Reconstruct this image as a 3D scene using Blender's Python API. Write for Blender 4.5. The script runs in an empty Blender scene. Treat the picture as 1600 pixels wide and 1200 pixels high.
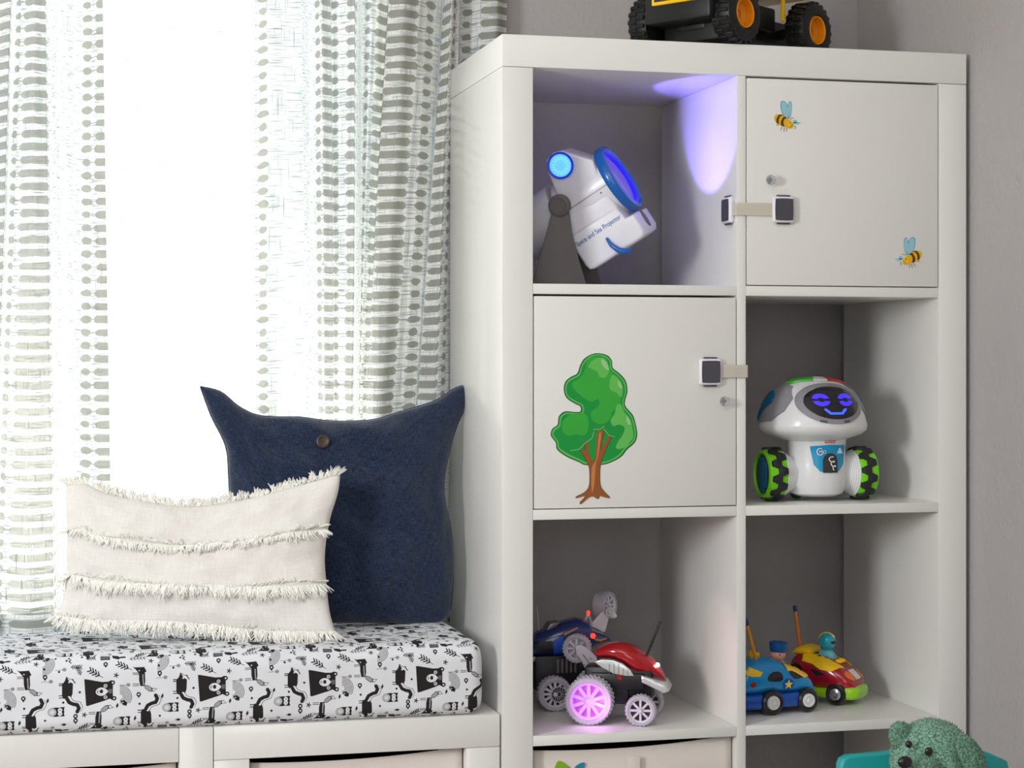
import bpy, bmesh, math, random
import numpy as np
from mathutils import Vector, Matrix, noise
from mathutils.bvhtree import BVHTree
PI = math.pi
random.seed(7); np.random.seed(7)
S = bpy.context.scene
C = S.collection

# ------------------------------------------------------------------ camera, world, lights, exposure
CAM = Vector((-0.700, -2.860, 0.977)); YAW = 0.2453365; FPX = 2980.6; HOR = 571.9
cam = bpy.data.cameras.new('camera'); camo = bpy.data.objects.new('camera', cam); C.objects.link(camo)
camo.location = CAM; camo.rotation_euler = (PI/2, 0, -YAW)
cam.sensor_width = 36; cam.lens = 36*FPX/1600; cam.shift_y = -(600-HOR)/1600; cam.clip_start = .05
S.camera = camo
S.view_settings.view_transform = 'Standard'; S.view_settings.look = 'None'
S.view_settings.gamma = 1; S.view_settings.exposure = 0; S.view_settings.use_curve_mapping = False
W = bpy.data.worlds.new('world'); S.world = W; W.use_nodes = True
bg = W.node_tree.nodes['Background']; wn = W.node_tree.nodes.new
# hazy blue-white sky over bright sunlit ground
wt = wn('ShaderNodeTexCoord'); ws = wn('ShaderNodeSeparateXYZ'); wr_ = wn('ShaderNodeMapRange'); wr_.interpolation_type = 'SMOOTHSTEP'; wr_.inputs[1].default_value = -.05; wr_.inputs[2].default_value = .13
wc = wn('ShaderNodeMix'); wc.data_type = 'RGBA'; wc.inputs[6].default_value = (5.3, 5.4, 4.9, 1); wc.inputs[7].default_value = (1.45, 1.68, 1.82, 1)
wl = W.node_tree.links.new; wl(wt.outputs['Generated'], ws.inputs[0]); wl(ws.outputs[2], wr_.inputs[0]); wl(wr_.outputs[0], wc.inputs[0]); wl(wc.outputs[2], bg.inputs[0]); bg.inputs[1].default_value = 1.08

def area(name, loc, target, sx, sy, power, col=(1, 1, 1)):
    l = bpy.data.lights.new(name, 'AREA'); l.shape = 'RECTANGLE'; l.size = sx; l.size_y = sy; l.energy = power; l.color = col
    o = bpy.data.objects.new(name, l); C.objects.link(o); o.location = loc
    d = Vector(target)-Vector(loc); o.rotation_euler = d.to_track_quat('-Z', 'Y').to_euler(); return o
area('side_softbox', (-2.35, -1.95, 1.35), (.3, .1, .9), .5, .6, 44, (.96, .985, 1.0))
area('overhead_fill', (-.9, -2.3, 2.40), (-.2, 0, .6), 1.2, 1.2, 20, (.96, .985, 1.0))  # added overhead fill for the room, no real fixture behind it
area('front_fill', (-1.0, -3.95, 1.15), (.3, .2, .9), 1.1, 1.1, 13, (.96, .985, 1.0))  # invented fill from behind the camera, brightens the backs of the shelf cubes
S.cycles.max_bounces = 8; S.cycles.transparent_max_bounces = 12
S.cycles.sample_clamp_indirect = 6

# ------------------------------------------------------------------ helpers
FW = Vector((math.sin(YAW), math.cos(YAW), 0)); RT = Vector((math.cos(YAW), -math.sin(YAW), 0))
def ray(px, py): return FW + RT*((px-800)/FPX) + Vector((0, 0, (HOR-py)/FPX))
def at(px, py, y):
    d = ray(px, py); return CAM + d*((y-CAM.y)/d.y)
def xat(px, y): return at(px, 600, y).x
def onplane(px, py, O, n):
    d = ray(px, py); return CAM + d*((O-CAM).dot(n)/d.dot(n))
def lin(c):
    return tuple(((v/255)/12.92 if v/255 <= .04045 else ((v/255+.055)/1.055)**2.4) for v in c)+(1,)
MC = {}
def mat(name, c, rough=.45, metal=0, bump=0, bscale=200, var=.04, vscale=30, trans=0, emit=0, coat=0, alpha=1, ec=None, sheen=0, ior=1.45):
    if name in MC: return MC[name]
    m = bpy.data.materials.new(name); m.use_nodes = True; nt = m.node_tree; b = nt.nodes['Principled BSDF']
    tc = nt.nodes.new('ShaderNodeTexCoord'); nz = nt.nodes.new('ShaderNodeTexNoise'); nz.inputs['Scale'].default_value = vscale
    nt.links.new(tc.outputs['Object'], nz.inputs['Vector'])
    mx = nt.nodes.new('ShaderNodeMix'); mx.data_type = 'RGBA'; L = lin(c)
    mx.inputs[6].default_value = tuple(v*(1-var) for v in L[:3])+(1,); mx.inputs[7].default_value = tuple(min(1, v*(1+var)) for v in L[:3])+(1,)
    nt.links.new(nz.outputs[0], mx.inputs[0]); nt.links.new(mx.outputs[2], b.inputs['Base Color'])
    b.inputs['Roughness'].default_value = rough; b.inputs['Metallic'].default_value = metal; b.inputs['IOR'].default_value = ior
    b.inputs['Transmission Weight'].default_value = trans; b.inputs['Coat Weight'].default_value = coat; b.inputs['Alpha'].default_value = alpha
    b.inputs['Coat Roughness'].default_value = .08; b.inputs['Sheen Weight'].default_value = sheen
    if emit:
        b.inputs['Emission Color'].default_value = lin(ec or c); b.inputs['Emission Strength'].default_value = emit
    if bump:
        n2 = nt.nodes.new('ShaderNodeTexNoise'); n2.inputs['Scale'].default_value = bscale; n2.inputs['Detail'].default_value = 4
        nt.links.new(tc.outputs['Object'], n2.inputs['Vector'])
        bp = nt.nodes.new('ShaderNodeBump'); bp.inputs['Strength'].default_value = bump; bp.inputs['Distance'].default_value = .002
        nt.links.new(n2.outputs[0], bp.inputs['Height']); nt.links.new(bp.outputs[0], b.inputs['Normal'])
    MC[name] = m; return m

def thing(name, label, cat, loc=(0, 0, 0), rz=0, group=None, rot=None):
    o = bpy.data.objects.new(name, None); C.objects.link(o); o.empty_display_size = .02
    o.location = loc; o.rotation_euler = rot or (0, 0, rz); o['label'] = label; o['category'] = cat
    if group: o['group'] = group
    return o
def tag(o, label=None, cat=None, group=None, kind=None):
    if label: o['label'] = label
    if cat: o['category'] = cat
    if group: o['group'] = group
    if kind: o['kind'] = kind
    return o

class B:
    def __init__(s): s.bm = bmesh.new()
    def _xf(s, vs, M):
        if M is not None: bmesh.ops.transform(s.bm, matrix=M, verts=vs)
    def box(s, x0, x1, y0, y1, z0, z1, bev=0, seg=2, M=None):
        r = bmesh.ops.create_cube(s.bm, size=1); vs = r['verts']
        for v in vs: v.co = Vector((x0+(v.co.x+.5)*(x1-x0), y0+(v.co.y+.5)*(y1-y0), z0+(v.co.z+.5)*(z1-z0)))
        if bev:
            es = list({e for v in vs for e in v.link_edges})
            r2 = bmesh.ops.bevel(s.bm, geom=es, offset=bev, segments=seg, affect='EDGES', profile=.5)
            vs = list({v for v in r2['verts']} | {v for v in vs if v.is_valid})
        s._xf(vs, M); return s
    def lathe(s, prof, n=32, M=None, closed=False):
        # prof: (r, z) pairs revolved around local z
        rings = []; allv = []
        for r, z in prof:
            if r < 1e-6: v = s.bm.verts.new((0, 0, z)); rings.append([v]); allv.append(v)
            else:
                ring = [s.bm.verts.new((r*math.cos(2*PI*i/n), r*math.sin(2*PI*i/n), z)) for i in range(n)]; rings.append(ring); allv += ring
        pr = list(zip(rings[:-1], rings[1:]))
        if closed: pr.append((rings[-1], rings[0]))
        for a, b in pr:
            for i in range(n):
                j = (i+1) % n
                if len(a) == 1 and len(b) == 1: continue
                if len(a) == 1: s.bm.faces.new((a[0], b[j], b[i]))
                elif len(b) == 1: s.bm.faces.new((a[i], a[j], b[0]))
                else: s.bm.faces.new((a[i], a[j], b[j], b[i]))
        s._xf(allv, M); return s
    def cyl(s, p, q, r0, r1=None, n=20, cap=True):
        p = Vector(p); q = Vector(q); d = q-p; r1 = r0 if r1 is None else r1
        M = Matrix.Translation(p) @ d.to_track_quat('Z', 'Y').to_matrix().to_4x4(); L = d.length
        pr = [(r0, 0), (r1, L)]
        if cap: pr = [(0, 0)]+pr+[(0, L)]
        return s.lathe(pr, n, M)
    def rod(s, p, q, r, n=16, bev=.3):   # rounded ends
        p = Vector(p); q = Vector(q); d = q-p; L = d.length; b = min(r*bev, L*.4)
        M = Matrix.Translation(p) @ d.to_track_quat('Z', 'Y').to_matrix().to_4x4()
        return s.lathe([(0, 0), (r-b, 0), (r-b*.3, b*.3), (r, b), (r, L-b), (r-b*.3, L-b*.3), (r-b, L), (0, L)], n, M)
    def tube(s, pts, r, n=8, cap=True):
        pts = [Vector(p) for p in pts]; rs = r if isinstance(r, (list, tuple)) else [r]*len(pts)
        t0 = (pts[1]-pts[0]).normalized(); up = Vector((0, 0, 1)) if abs(t0.z) < .9 else Vector((1, 0, 0))
        u = t0.cross(up).normalized(); rings = []
        for i, p in enumerate(pts):
            t = (pts[min(i+1, len(pts)-1)]-pts[max(i-1, 0)]).normalized(); u = (u-t*u.dot(t)).normalized(); w = t.cross(u)
            rings.append([s.bm.verts.new(p+(u*math.cos(2*PI*k/n)+w*math.sin(2*PI*k/n))*rs[i]) for k in range(n)])
        for a, b in zip(rings[:-1], rings[1:]):
            for k in range(n): s.bm.faces.new((a[k], a[(k+1) % n], b[(k+1) % n], b[k]))
        if cap: s.bm.faces.new(rings[0][::-1]); s.bm.faces.new(rings[-1])
        return s
    def ell(s, c, rx, ry, rz, M=None, u=24, v=16):
        r = bmesh.ops.create_uvsphere(s.bm, u_segments=u, v_segments=v, radius=1)
        for w in r['verts']: w.co = Vector((w.co.x*rx, w.co.y*ry, w.co.z*rz))
        T = Matrix.Translation(Vector(c)) @ (M if M is not None else Matrix())
        s._xf(r['verts'], T); return s
    def prism(s, poly, y0, y1, M=None, bev=0, seg=2):
        # poly in (x,z); extruded along y from y0 to y1
        a = [s.bm.verts.new((x, y0, z)) for x, z in poly]; b = [s.bm.verts.new((x, y1, z)) for x, z in poly]; n = len(poly)
        fs = [s.bm.faces.new(a), s.bm.faces.new(b[::-1])]
        for i in range(n): fs.append(s.bm.faces.new((a[i], b[i], b[(i+1) % n], a[(i+1) % n])))
        bmesh.ops.recalc_face_normals(s.bm, faces=fs); vs = a+b
        if bev:
            es = [e for e in (list(fs[0].edges)+list(fs[1].edges))]
            r = bmesh.ops.bevel(s.bm, geom=es, offset=bev, segments=seg, affect='EDGES', profile=.5)
            vs = list({v for v in r['verts']} | {v for v in vs if v.is_valid})
        s._xf(vs, M); return s
    def loft(s, st, n=28, ex=2.6, M=None):
        # st: (x, zlo, zhi, halfwidth) cross-sections
        rings = []; av = []
        for x, z0, z1, hw in st:
            c = (z0+z1)/2; h = (z1-z0)/2; ring = []
            for k in range(n):
                a = 2*PI*k/n; ca, sa = math.cos(a), math.sin(a)
                ring.append(s.bm.verts.new((x, hw*math.copysign(abs(ca)**(2/ex), ca), c+h*math.copysign(abs(sa)**(2/ex), sa))))
            rings.append(ring); av += ring
        for a, b in zip(rings[:-1], rings[1:]):
            for k in range(n): s.bm.faces.new((a[k], a[(k+1) % n], b[(k+1) % n], b[k]))
        s.bm.faces.new(rings[0][::-1]); s.bm.faces.new(rings[-1]); s._xf(av, M); return s
    def out(s, name, m, parent=None, smooth=40, M=None, sub=0):
        if M is not None: s.bm.transform(M)
        bmesh.ops.recalc_face_normals(s.bm, faces=s.bm.faces)
        me = bpy.data.meshes.new(name); s.bm.to_mesh(me); s.bm.free()
        o = bpy.data.objects.new(name, me); C.objects.link(o)
        if m: me.materials.append(m)
        if parent: o.parent = parent
        if smooth:
            for p in me.polygons: p.use_smooth = True
            try: me.set_sharp_from_angle(angle=math.radians(smooth))
            except Exception: pass
        if sub:
            md = o.modifiers.new('sub', 'SUBSURF'); md.levels = md.render_levels = sub
        return o

def bvh_of(b):
    bmesh.ops.recalc_face_normals(b.bm, faces=b.bm.faces); b.bm.normal_update()
    return BVHTree.FromBMesh(b.bm)
def decal(tree, poly, m, name, parent, off=.0006, d=(0, 1, 0), org=-1.0, cuts=3, mapf=None, skirt=.0015, maxd=None):
    """lay a 2-d outline (x,z) onto a surface by casting along d; the piece gets a rim"""
    bm = bmesh.new(); d = Vector(d).normalized()
    mapf = mapf or (lambda x, z: Vector((x, org, z)))
    vs = [bm.verts.new((x, 0, z)) for x, z in poly]; bm.faces.new(vs)
    xs = [p[0] for p in poly]; zs = [p[1] for p in poly]; h = max(max(xs)-min(xs), max(zs)-min(zs))/14
    for ax, lo, hi in ((0, min(xs), max(xs)), (2, min(zs), max(zs))):
        k = 1
        while lo+k*h < hi-h*.2:
            co = Vector((0, 0, 0)); co[ax] = lo+k*h; no = Vector((0, 0, 0)); no[ax] = 1
            bmesh.ops.bisect_plane(bm, geom=bm.verts[:]+bm.edges[:]+bm.faces[:], plane_co=co, plane_no=no, dist=1e-6); k += 1
    bmesh.ops.triangulate(bm, faces=bm.faces[:])
    dead = []; norms = {}
    for v in bm.verts:
        o = mapf(v.co.x, v.co.z); h, nrm, _, _ = tree.ray_cast(o, d)
        if h is None or (maxd and (h-o).length > maxd): dead.append(v); continue
        nrm = nrm.normalized() if nrm.length > .1 else -d
        if nrm.dot(d) > 0: nrm = -nrm
        v.co = h+nrm*off; norms[v] = nrm
    if dead: bmesh.ops.delete(bm, geom=dead, context='VERTS')
    if skirt:
        be = [e for e in bm.edges if e.is_boundary]
        r = bmesh.ops.extrude_edge_only(bm, edges=be)
        for g in r['geom']:
            if isinstance(g, bmesh.types.BMVert): g.co += d*(skirt)
    me = bpy.data.meshes.new(name); bm.to_mesh(me); bm.free(); o = bpy.data.objects.new(name, me); C.objects.link(o)
    me.materials.append(m); o.parent = parent
    for p in me.polygons: p.use_smooth = True
    try: me.set_sharp_from_angle(angle=math.radians(50))
    except Exception: pass
    return o
def circ(cx, cz, rx, rz=None, n=24, rot=0):
    rz = rx if rz is None else rz; c, s_ = math.cos(rot), math.sin(rot)
    return [(cx+rx*math.cos(2*PI*i/n)*c-rz*math.sin(2*PI*i/n)*s_, cz+rx*math.cos(2*PI*i/n)*s_+rz*math.sin(2*PI*i/n)*c) for i in range(n)]
def smoothpoly(P, k=6):
    P = [Vector(p) for p in P]; n = len(P); out = []
    for i in range(n):
        a, b, c, d = P[i-1], P[i], P[(i+1) % n], P[(i+2) % n]
        for j in range(k):
            t = j/k; out.append(tuple(.5*((2*b)+(c-a)*t+(2*a-5*b+4*c-d)*t*t+(3*b-a-3*c+d)*t**3)))
    return out
def text(body, size, m, name, parent, M, depth=.0003, align='CENTER'):
    cu = bpy.data.curves.new('txt', 'FONT'); cu.body = body; cu.size = size; cu.align_x = align; cu.align_y = 'CENTER'; cu.extrude = depth; cu.resolution_u = 3
    t = bpy.data.objects.new('txt', cu); C.objects.link(t); dg = bpy.context.evaluated_depsgraph_get(); dg.update()
    me = bpy.data.meshes.new_from_object(t.evaluated_get(dg)); bpy.data.objects.remove(t); me.name = name
    me.transform(M); me.materials.clear(); me.materials.append(m)
    o = bpy.data.objects.new(name, me); C.objects.link(o); o.parent = parent; return o
def gridmesh(name, P, m, parent=None, uv=None, closeu=False):
    """P array (nv, nu, 3)"""
    nv, nu = P.shape[:2]; V = P.reshape(-1, 3); F = []; UV = []
    for j in range(nv-1):
        for i in range(nu-(0 if closeu else 1)):
            i2 = (i+1) % nu; F.append((j*nu+i, j*nu+i2, (j+1)*nu+i2, (j+1)*nu+i))
    me = bpy.data.meshes.new(name); me.from_pydata([tuple(v) for v in V], [], F); me.update()
    if uv is not None:
        l = me.uv_layers.new(name='UVMap'); U = uv.reshape(-1, 2); idx = np.zeros(len(me.loops), dtype=np.int32); me.loops.foreach_get('vertex_index', idx)
        l.data.foreach_set('uv', U[idx].astype(np.float32).ravel())
    for p in me.polygons: p.use_smooth = True
    o = bpy.data.objects.new(name, me); C.objects.link(o); me.materials.append(m)
    if parent: o.parent = parent
    return o
def facing(p, n):  # matrix whose local x,y lie in the surface (y up), z = outward normal n
    n = Vector(n).normalized(); up = Vector((0, 0, 1)); x = up.cross(n).normalized(); y = n.cross(x)
    return Matrix.Translation(Vector(p)) @ Matrix((x, y, n)).transposed().to_4x4()

# ------------------------------------------------------------------ materials
WALL = mat('grey_wall_paint', (178, 173, 172), .75, bump=.9, bscale=110, var=.02)
CEIL = mat('ceiling_paint', (225, 222, 218), .8, bump=.2)
FLOOR = mat('floor_carpet', (172, 160, 146), .9, bump=.6, bscale=300)
TRIM = mat('white_trim_paint', (228, 226, 222), .4)
FOIL = mat('white_foil_board', (233, 231, 227), .26, var=.008, coat=.25)
DOORM = mat('white_door_foil', (230, 228, 223), .3, var=.008, coat=.2)

# ------------------------------------------------------------------ the room
YB = .45; XR = .7955; XL = -2.6; YF = -4.2; ZT = 2.5
wx0, wx1, wz0, wz1 = -1.55, -.058, .50, 2.12
b = B()
b.box(XL-.1, wx0, YB, YB+.12, 0, ZT); b.box(wx1, XR+.1, YB, YB+.12, 0, ZT)
b.box(wx0, wx1, YB, YB+.12, 0, wz0); b.box(wx0, wx1, YB, YB+.12, wz1, ZT)
tag(b.out('wall_back', WALL, smooth=0), kind='structure')
tag(B().box(XR, XR+.1, YF, YB, 0, ZT).out('wall_right', WALL, smooth=0), kind='structure')
tag(B().box(XL-.1, XL, YF, YB, 0, ZT).out('wall_left', WALL, smooth=0), kind='structure')
tag(B().box(XL-.1, XR+.1, YF-.1, YF, 0, ZT).out('wall_front', WALL, smooth=0), kind='structure')
tag(B().box(XL-.1, XR+.1, YF-.1, YB+.12, -.1, 0).out('floor', FLOOR, smooth=0), kind='structure')
tag(B().box(XL-.1, XR+.1, YF-.1, YB+.12, ZT, ZT+.1).out('ceiling', CEIL, smooth=0), kind='structure')
b = B(); fw = .05
b.box(wx0, wx0+fw, YB+.03, YB+.09, wz0, wz1, .004); b.box(wx1-fw, wx1, YB+.03, YB+.09, wz0, wz1, .004)
b.box(wx0+fw, wx1-fw, YB+.03, YB+.09, wz0, wz0+fw, .004); b.box(wx0+fw, wx1-fw, YB+.03, YB+.09, wz1-fw, wz1, .004)
win = tag(b.out('window_1', TRIM), kind='structure')
GL = bpy.data.materials.new('window_glass'); GL.use_nodes = True; nt = GL.node_tree; nt.nodes.clear()
o_ = nt.nodes.new('ShaderNodeOutputMaterial'); mx = nt.nodes.new('ShaderNodeMixShader'); tr = nt.nodes.new('ShaderNodeBsdfTransparent'); gl = nt.nodes.new('ShaderNodeBsdfGlossy')
gl.inputs['Roughness'].default_value = .02; mx.inputs[0].default_value = .06
nt.links.new(tr.outputs[0], mx.inputs[1]); nt.links.new(gl.outputs[0], mx.inputs[2]); nt.links.new(mx.outputs[0], o_.inputs[0])
B().box(wx0+fw-.005, wx1-fw+.005, YB+.055, YB+.061, wz0+fw-.005, wz1-fw+.005).out('pane', GL, win, smooth=0)
tag(B().box(wx0-.02, wx1+.02, YB-.012, YB+.03, wz0-.02, wz0, .004).out('trim_1', TRIM), kind='structure')
tag(B().box(XL, XR, YB-.014, YB, 0, .09, .003).out('baseboard_back', TRIM), kind='structure')
tag(B().box(XR-.004, XR, YF, -.02, 0, .09, .001).out('baseboard_right', TRIM), kind='structure')

# ------------------------------------------------------------------ printed textures drawn in code
def new_image(name, A):
    h, w = A.shape[:2]; im = bpy.data.images.new(name, w, h, alpha=False, float_buffer=False); buf = np.ones((h, w, 4), np.float32)
    buf[..., :3] = A if A.ndim == 3 else A[..., None]; im.colorspace_settings.name = 'Non-Color'; im.pixels.foreach_set(buf.ravel()); im.update(); im.pack(); return im
class Raster:
    def __init__(s, w, h, tw, th, bgv=1.0):   # w,h pixels; tw,th tile size in drawing units; y down
        s.A = np.full((h, w), bgv, np.float32); s.w, s.h, s.tw, s.th = w, h, tw, th; s.dx = s.dy = 0
    def _reg(s, x0, x1, y0, y1, fn, val):
        sx = s.w/s.tw; sy = s.h/s.th
        i0 = int(math.floor((x0+s.dx)*sx))-1; i1 = int(math.ceil((x1+s.dx)*sx))+1; j0 = int(math.floor((y0+s.dy)*sy))-1; j1 = int(math.ceil((y1+s.dy)*sy))+1
        I, J = np.meshgrid(np.arange(i0, i1), np.arange(j0, j1)); X = (I+.5)/sx-s.dx; Y = (J+.5)/sy-s.dy
        mk = fn(X, Y); s.A[(J % s.h)[mk], (I % s.w)[mk]] = val
    def poly(s, P, val=0):
        xs = [p[0] for p in P]; ys = [p[1] for p in P]
        def fn(X, Y):
            ins = np.zeros(X.shape, bool)
            for (ax, ay), (bx, by) in zip(P, P[1:]+P[:1]):
                c = ((ay > Y) != (by > Y))
                if ay != by: ins ^= c & (X < (bx-ax)*(Y-ay)/(by-ay)+ax)
            return ins
        s._reg(min(xs), max(xs), min(ys), max(ys), fn, val)
    def el(s, cx, cy, rx, ry=None, val=0, cond=None, inner=0):
        ry = rx if ry is None else ry
        def fn(X, Y):
            q = ((X-cx)/rx)**2+((Y-cy)/ry)**2; m_ = (q <= 1) & (q >= inner*inner)
            return m_ & cond(X, Y) if cond else m_
        s._reg(cx-rx, cx+rx, cy-ry, cy+ry, fn, val)
    def line(s, P, wd, val=0):
        for (ax, ay), (bx, by) in zip(P[:-1], P[1:]):
            L2 = max((bx-ax)**2+(by-ay)**2, 1e-6)
            def fn(X, Y):
                t = np.clip(((X-ax)*(bx-ax)+(Y-ay)*(by-ay))/L2, 0, 1); return (X-ax-t*(bx-ax))**2+(Y-ay-t*(by-ay))**2 <= (wd/2)**2
            s._reg(min(ax, bx)-wd, max(ax, bx)+wd, min(ay, by)-wd, max(ay, by)+wd, fn, val)

def woodland():
    R = Raster(1028, 1366, 1370, 1820, 1.0); G = .45; K = 0.0; Wt = 1.0
    def leaf(x0, y0, x1, y1, w_, n=4):
        dx, dy = x1-x0, y1-y0; L = math.hypot(dx, dy); ux, uy = dx/L, dy/L; px_, py_ = -uy, ux
        R.line([(x0, y0), (x1, y1)], 7)
        for k in range(n):
            t = k/(n+.6); bx, by = x0+dx*t, y0+dy*t; ln = w_*(1-.35*abs(t-.35)*2)
            for sg in (-1, 1):
                ex_, ey = bx-ux*ln*.5+px_*sg*ln*.7, by-uy*ln*.5+py_*sg*ln*.7
                R.line([(bx+ux*12, by+uy*12), (ex_, ey)], 15)
    def sprig(x, y, ang, L=150):
        c, s_ = math.cos(ang), math.sin(ang); R.line([(x, y), (x+c*L, y+s_*L)], 5)
        for k in range(5):
            t = (k+1)/5.5*L; bx, by = x+c*t, y+s_*t
            for sg in (-.8, .8):
                a2 = ang+PI+sg; R.line([(bx, by), (bx+math.cos(a2)*34, by+math.sin(a2)*34)], 9)
    def skunk(x, y, f):   # hat end at top when f=1
        T = lambda P: [(x+a, y+f*b_) for a, b_ in P]
        R.poly(T([(-10, -200), (30, -135), (70, -110), (65, 10), (45, 65), (-40, 68), (-60, 35), (-60, -105), (-25, -150)]))
        for q in (-115, -95, 28, 55): R.line(T([(-95, q), (-50, q)]), 11)
        R.line(T([(-10, -195), (40, -160), (80, -160)]), 6); R.line(T([(60, -165), (95, -115)]), 12); R.el(x+25, y-f*130, 11, val=Wt)
        tl = [(0, 70), (25, 115), (75, 140), (120, 150), (140, 195), (120, 235)]
        R.line(T([(p+26, q-14) for p, q in tl]), 44, K); R.line(T([(p+24, q-12) for p, q in tl]), 36, Wt); R.line(T(tl), 44, K)
    def fox(x, y, f):
        T = lambda P: [(x+a, y+f*b_) for a, b_ in P]
        R.poly(T([(-95, -110), (35, -115), (40, -50), (45, 60), (35, 118), (-15, 118), (-30, 50), (-32, -35), (-70, -82)]))
        R.poly(T([(-110, -128), (-95, -118), (-60, -95), (-85, -95)])); R.poly(T([(35, -110), (60, -60), (30, -40)]))
        for q in (-42, -24, 92, 112): R.line(T([(-105, q), (-30, q)]), 8)
        R.line(T([(15, -20), (22, 100)]), 14, G); R.el(x-28, y-f*70, 8, val=Wt)
        R.poly(T([(30, 105), (80, 112), (130, 148), (190, 155), (150, 192), (90, 188), (40, 148)]), K)
        R.poly(T([(38, 112), (80, 120), (115, 145), (125, 180), (90, 180), (45, 144)]), G); R.poly(T([(135, 154), (178, 160), (150, 184), (130, 182)]), Wt)
    def owl(x, y, sc=1):
        R.el(x, y, 100*sc, 60*sc); R.el(x-48*sc, y, 54*sc, 54*sc, Wt)
        for q in (48, 36, 24, 12): R.el(x-48*sc, y, q*sc, q*sc, G, inner=.82)
        R.el(x-48*sc, y, 54*sc, 54*sc, K, inner=.93)
        R.poly([(x+50*sc, y-62*sc), (x+105*sc, y-60*sc), (x+88*sc, y), (x+105*sc, y+58*sc), (x+50*sc, y+60*sc)])
        R.el(x+48*sc, y-22*sc, 27*sc, 27*sc, Wt); R.el(x+48*sc, y+22*sc, 27*sc, 27*sc, Wt); R.el(x+50*sc, y-22*sc, 7, 7); R.el(x+50*sc, y+22*sc, 7, 7)
    def hog(x, y, f=1):
        for r in range(145, 30, -17): R.el(x, y-20*f, r, r, K, cond=lambda X, Y: (X > x) & ((Y-y)*f < 60), inner=1-7/r)
        R.poly([(x+5, y+25*f), (x+55, y+20*f), (x+90, y+55*f), (x+80, y+92*f), (x+35, y+80*f)])
        R.el(x+35, y+48*f, 7, val=Wt)
    def flower(x, y): R.el(x, y, 27, 29); R.el(x, y, 11, 11, Wt); R.el(x, y+32, 10, 10)
    def star(x, y):
        for k in range(5): a = k*2*PI/5; R.line([(x, y), (x+27*math.cos(a), y+27*math.sin(a))], 12)
    def stem(x, y): R.line([(x, y), (x+95, y-3)], 6, .2); R.el(x+108, y-4, 24, 22, .35)
    def log(x, y):
        R.poly([(x, y-32), (x+115, y-28), (x+115, y+32), (x, y+34)])
        for q in (-14, 0, 14): R.line([(x+10, y+q), (x+105, y+q)], 5, G)
        R.poly([(x+135, y-38), (x+215, y-30), (x+225, y-12), (x+260, y-22), (x+305, y-22), (x+300, y+4), (x+240, y+8), (x+215, y+28), (x+150, y+10)])
    for dx, dy in ((0, 0), (685, 910)):
        R.dx, R.dy = dx, dy
        # bear bust lying on its side
        R.poly([(303, 450), (335, 453), (520, 492), (590, 492), (625, 476), (650, 488), (645, 530), (645, 672), (665, 715), (640, 724), (605, 705), (550, 727), (345, 785), (325, 780)])
        R.el(643, 507, 28); R.el(660, 704, 28); R.el(643, 507, 11, val=Wt); R.el(660, 704, 11, val=Wt)
        R.el(508, 612, 68, 52, Wt); R.poly([(550, 572), (592, 610), (550, 655)], Wt); R.el(508, 608, 20, 25); R.line([(455, 610), (500, 610)], 6); R.line([(470, 585), (455, 610), (470, 635)], 6)
        for ey in (541, 685): R.el(556, ey, 22, val=Wt); R.el(556, ey, 13); R.el(556, ey, 5, val=Wt)
        for q in (590, 605, 620, 635): R.line([(595, q), (635, q)], 5, G)
        skunk(100, 610, 1); skunk(1040, 915, -1); fox(990, 440, 1); fox(465, 975, -1)
        owl(750, 990); owl(1340, 835, .98); hog(728, 710); hog(1180, 225, -.9)
        leaf(375, 345, 525, 440, 55); leaf(715, 280, 872, 360, 55); leaf(335, 1025, 205, 1098, 42)
        sprig(280, 300, PI, 140); sprig(220, 290, PI*.38, 120); sprig(440, 185, PI, 120); sprig(1050, 195, PI*.97, 210)
        sprig(1500, 225, PI*1.0, 10)
        for q in ((955, 660), (1210, 408), (200, 955), (560, 280), (1570, 900)): flower(*q)
        for q in ((55, 722), (250, 610), (965, 780), (1210, 940), (1375, 350), (1200, 312), (650, 1080), (965, 1070), (95, 212), (125, 180)): R.el(q[0], q[1], 14)
        star(305, 890); star(685, 420); star(1105, 245)
        stem(722, 545); stem(1170, 466); stem(1190, 1042); stem(1330, 330)
        for q in ((697, 795), (1240, 692), (910, 958)): R.poly([(q[0]+6, q[1]-36), (q[0]+17, q[1]), (q[0]-8, q[1]+34), (q[0]-16, q[1])])
        log(500, 190); R.el(1430, 1000, 30, 16, K); R.el(1405, 1002, 12, 12, G)
    A = R.A; return (A+np.roll(A, 1, 0)+np.roll(A, 1, 1)+np.roll(np.roll(A, 1, 0), 1, 1))/4
IM_WOOD = new_image('woodland_print', woodland()[::-1])

def curtain_print():
    R = Raster(660, 704, 330, 352, 0.0); rnd = random.Random(3)
    for k in range(16):
        y = k*22+11; j = lambda a: rnd.uniform(-a, a)
        for x in (110, 220):
            w_ = 9.5+j(1.5); P = []
            for a in range(9):
                t = 2*PI*a/9; P.append((x+j(.8)+w_*math.cos(t)*(1+j(.12)), y+j(.6)+6.6*math.sin(t)*(1+j(.15))))
            R.poly(P, 1)
        R.line([(118, y+j(1)), (140, y+j(1))], 1.6, 1); R.line([(190, y+j(1)), (212, y+j(1))], 1.6, 1)
        a0, a1 = 133+j(3), 197+j(3)
        R.poly([(a0, y-2), (a0+5, y-6.5+j(1)), (165, y-6+j(.6)), (a1-6, y-6.8+j(1)), (a1, y-2), (a1-1, y+5+j(1)), (a1-6, y+6.8), (165, y+6.4+j(.6)), (a0+6, y+6.5+j(1)), (a0+1, y+4)], 1)
    return R.A
IM_CUR = new_image('curtain_print', curtain_print()[::-1])

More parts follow.
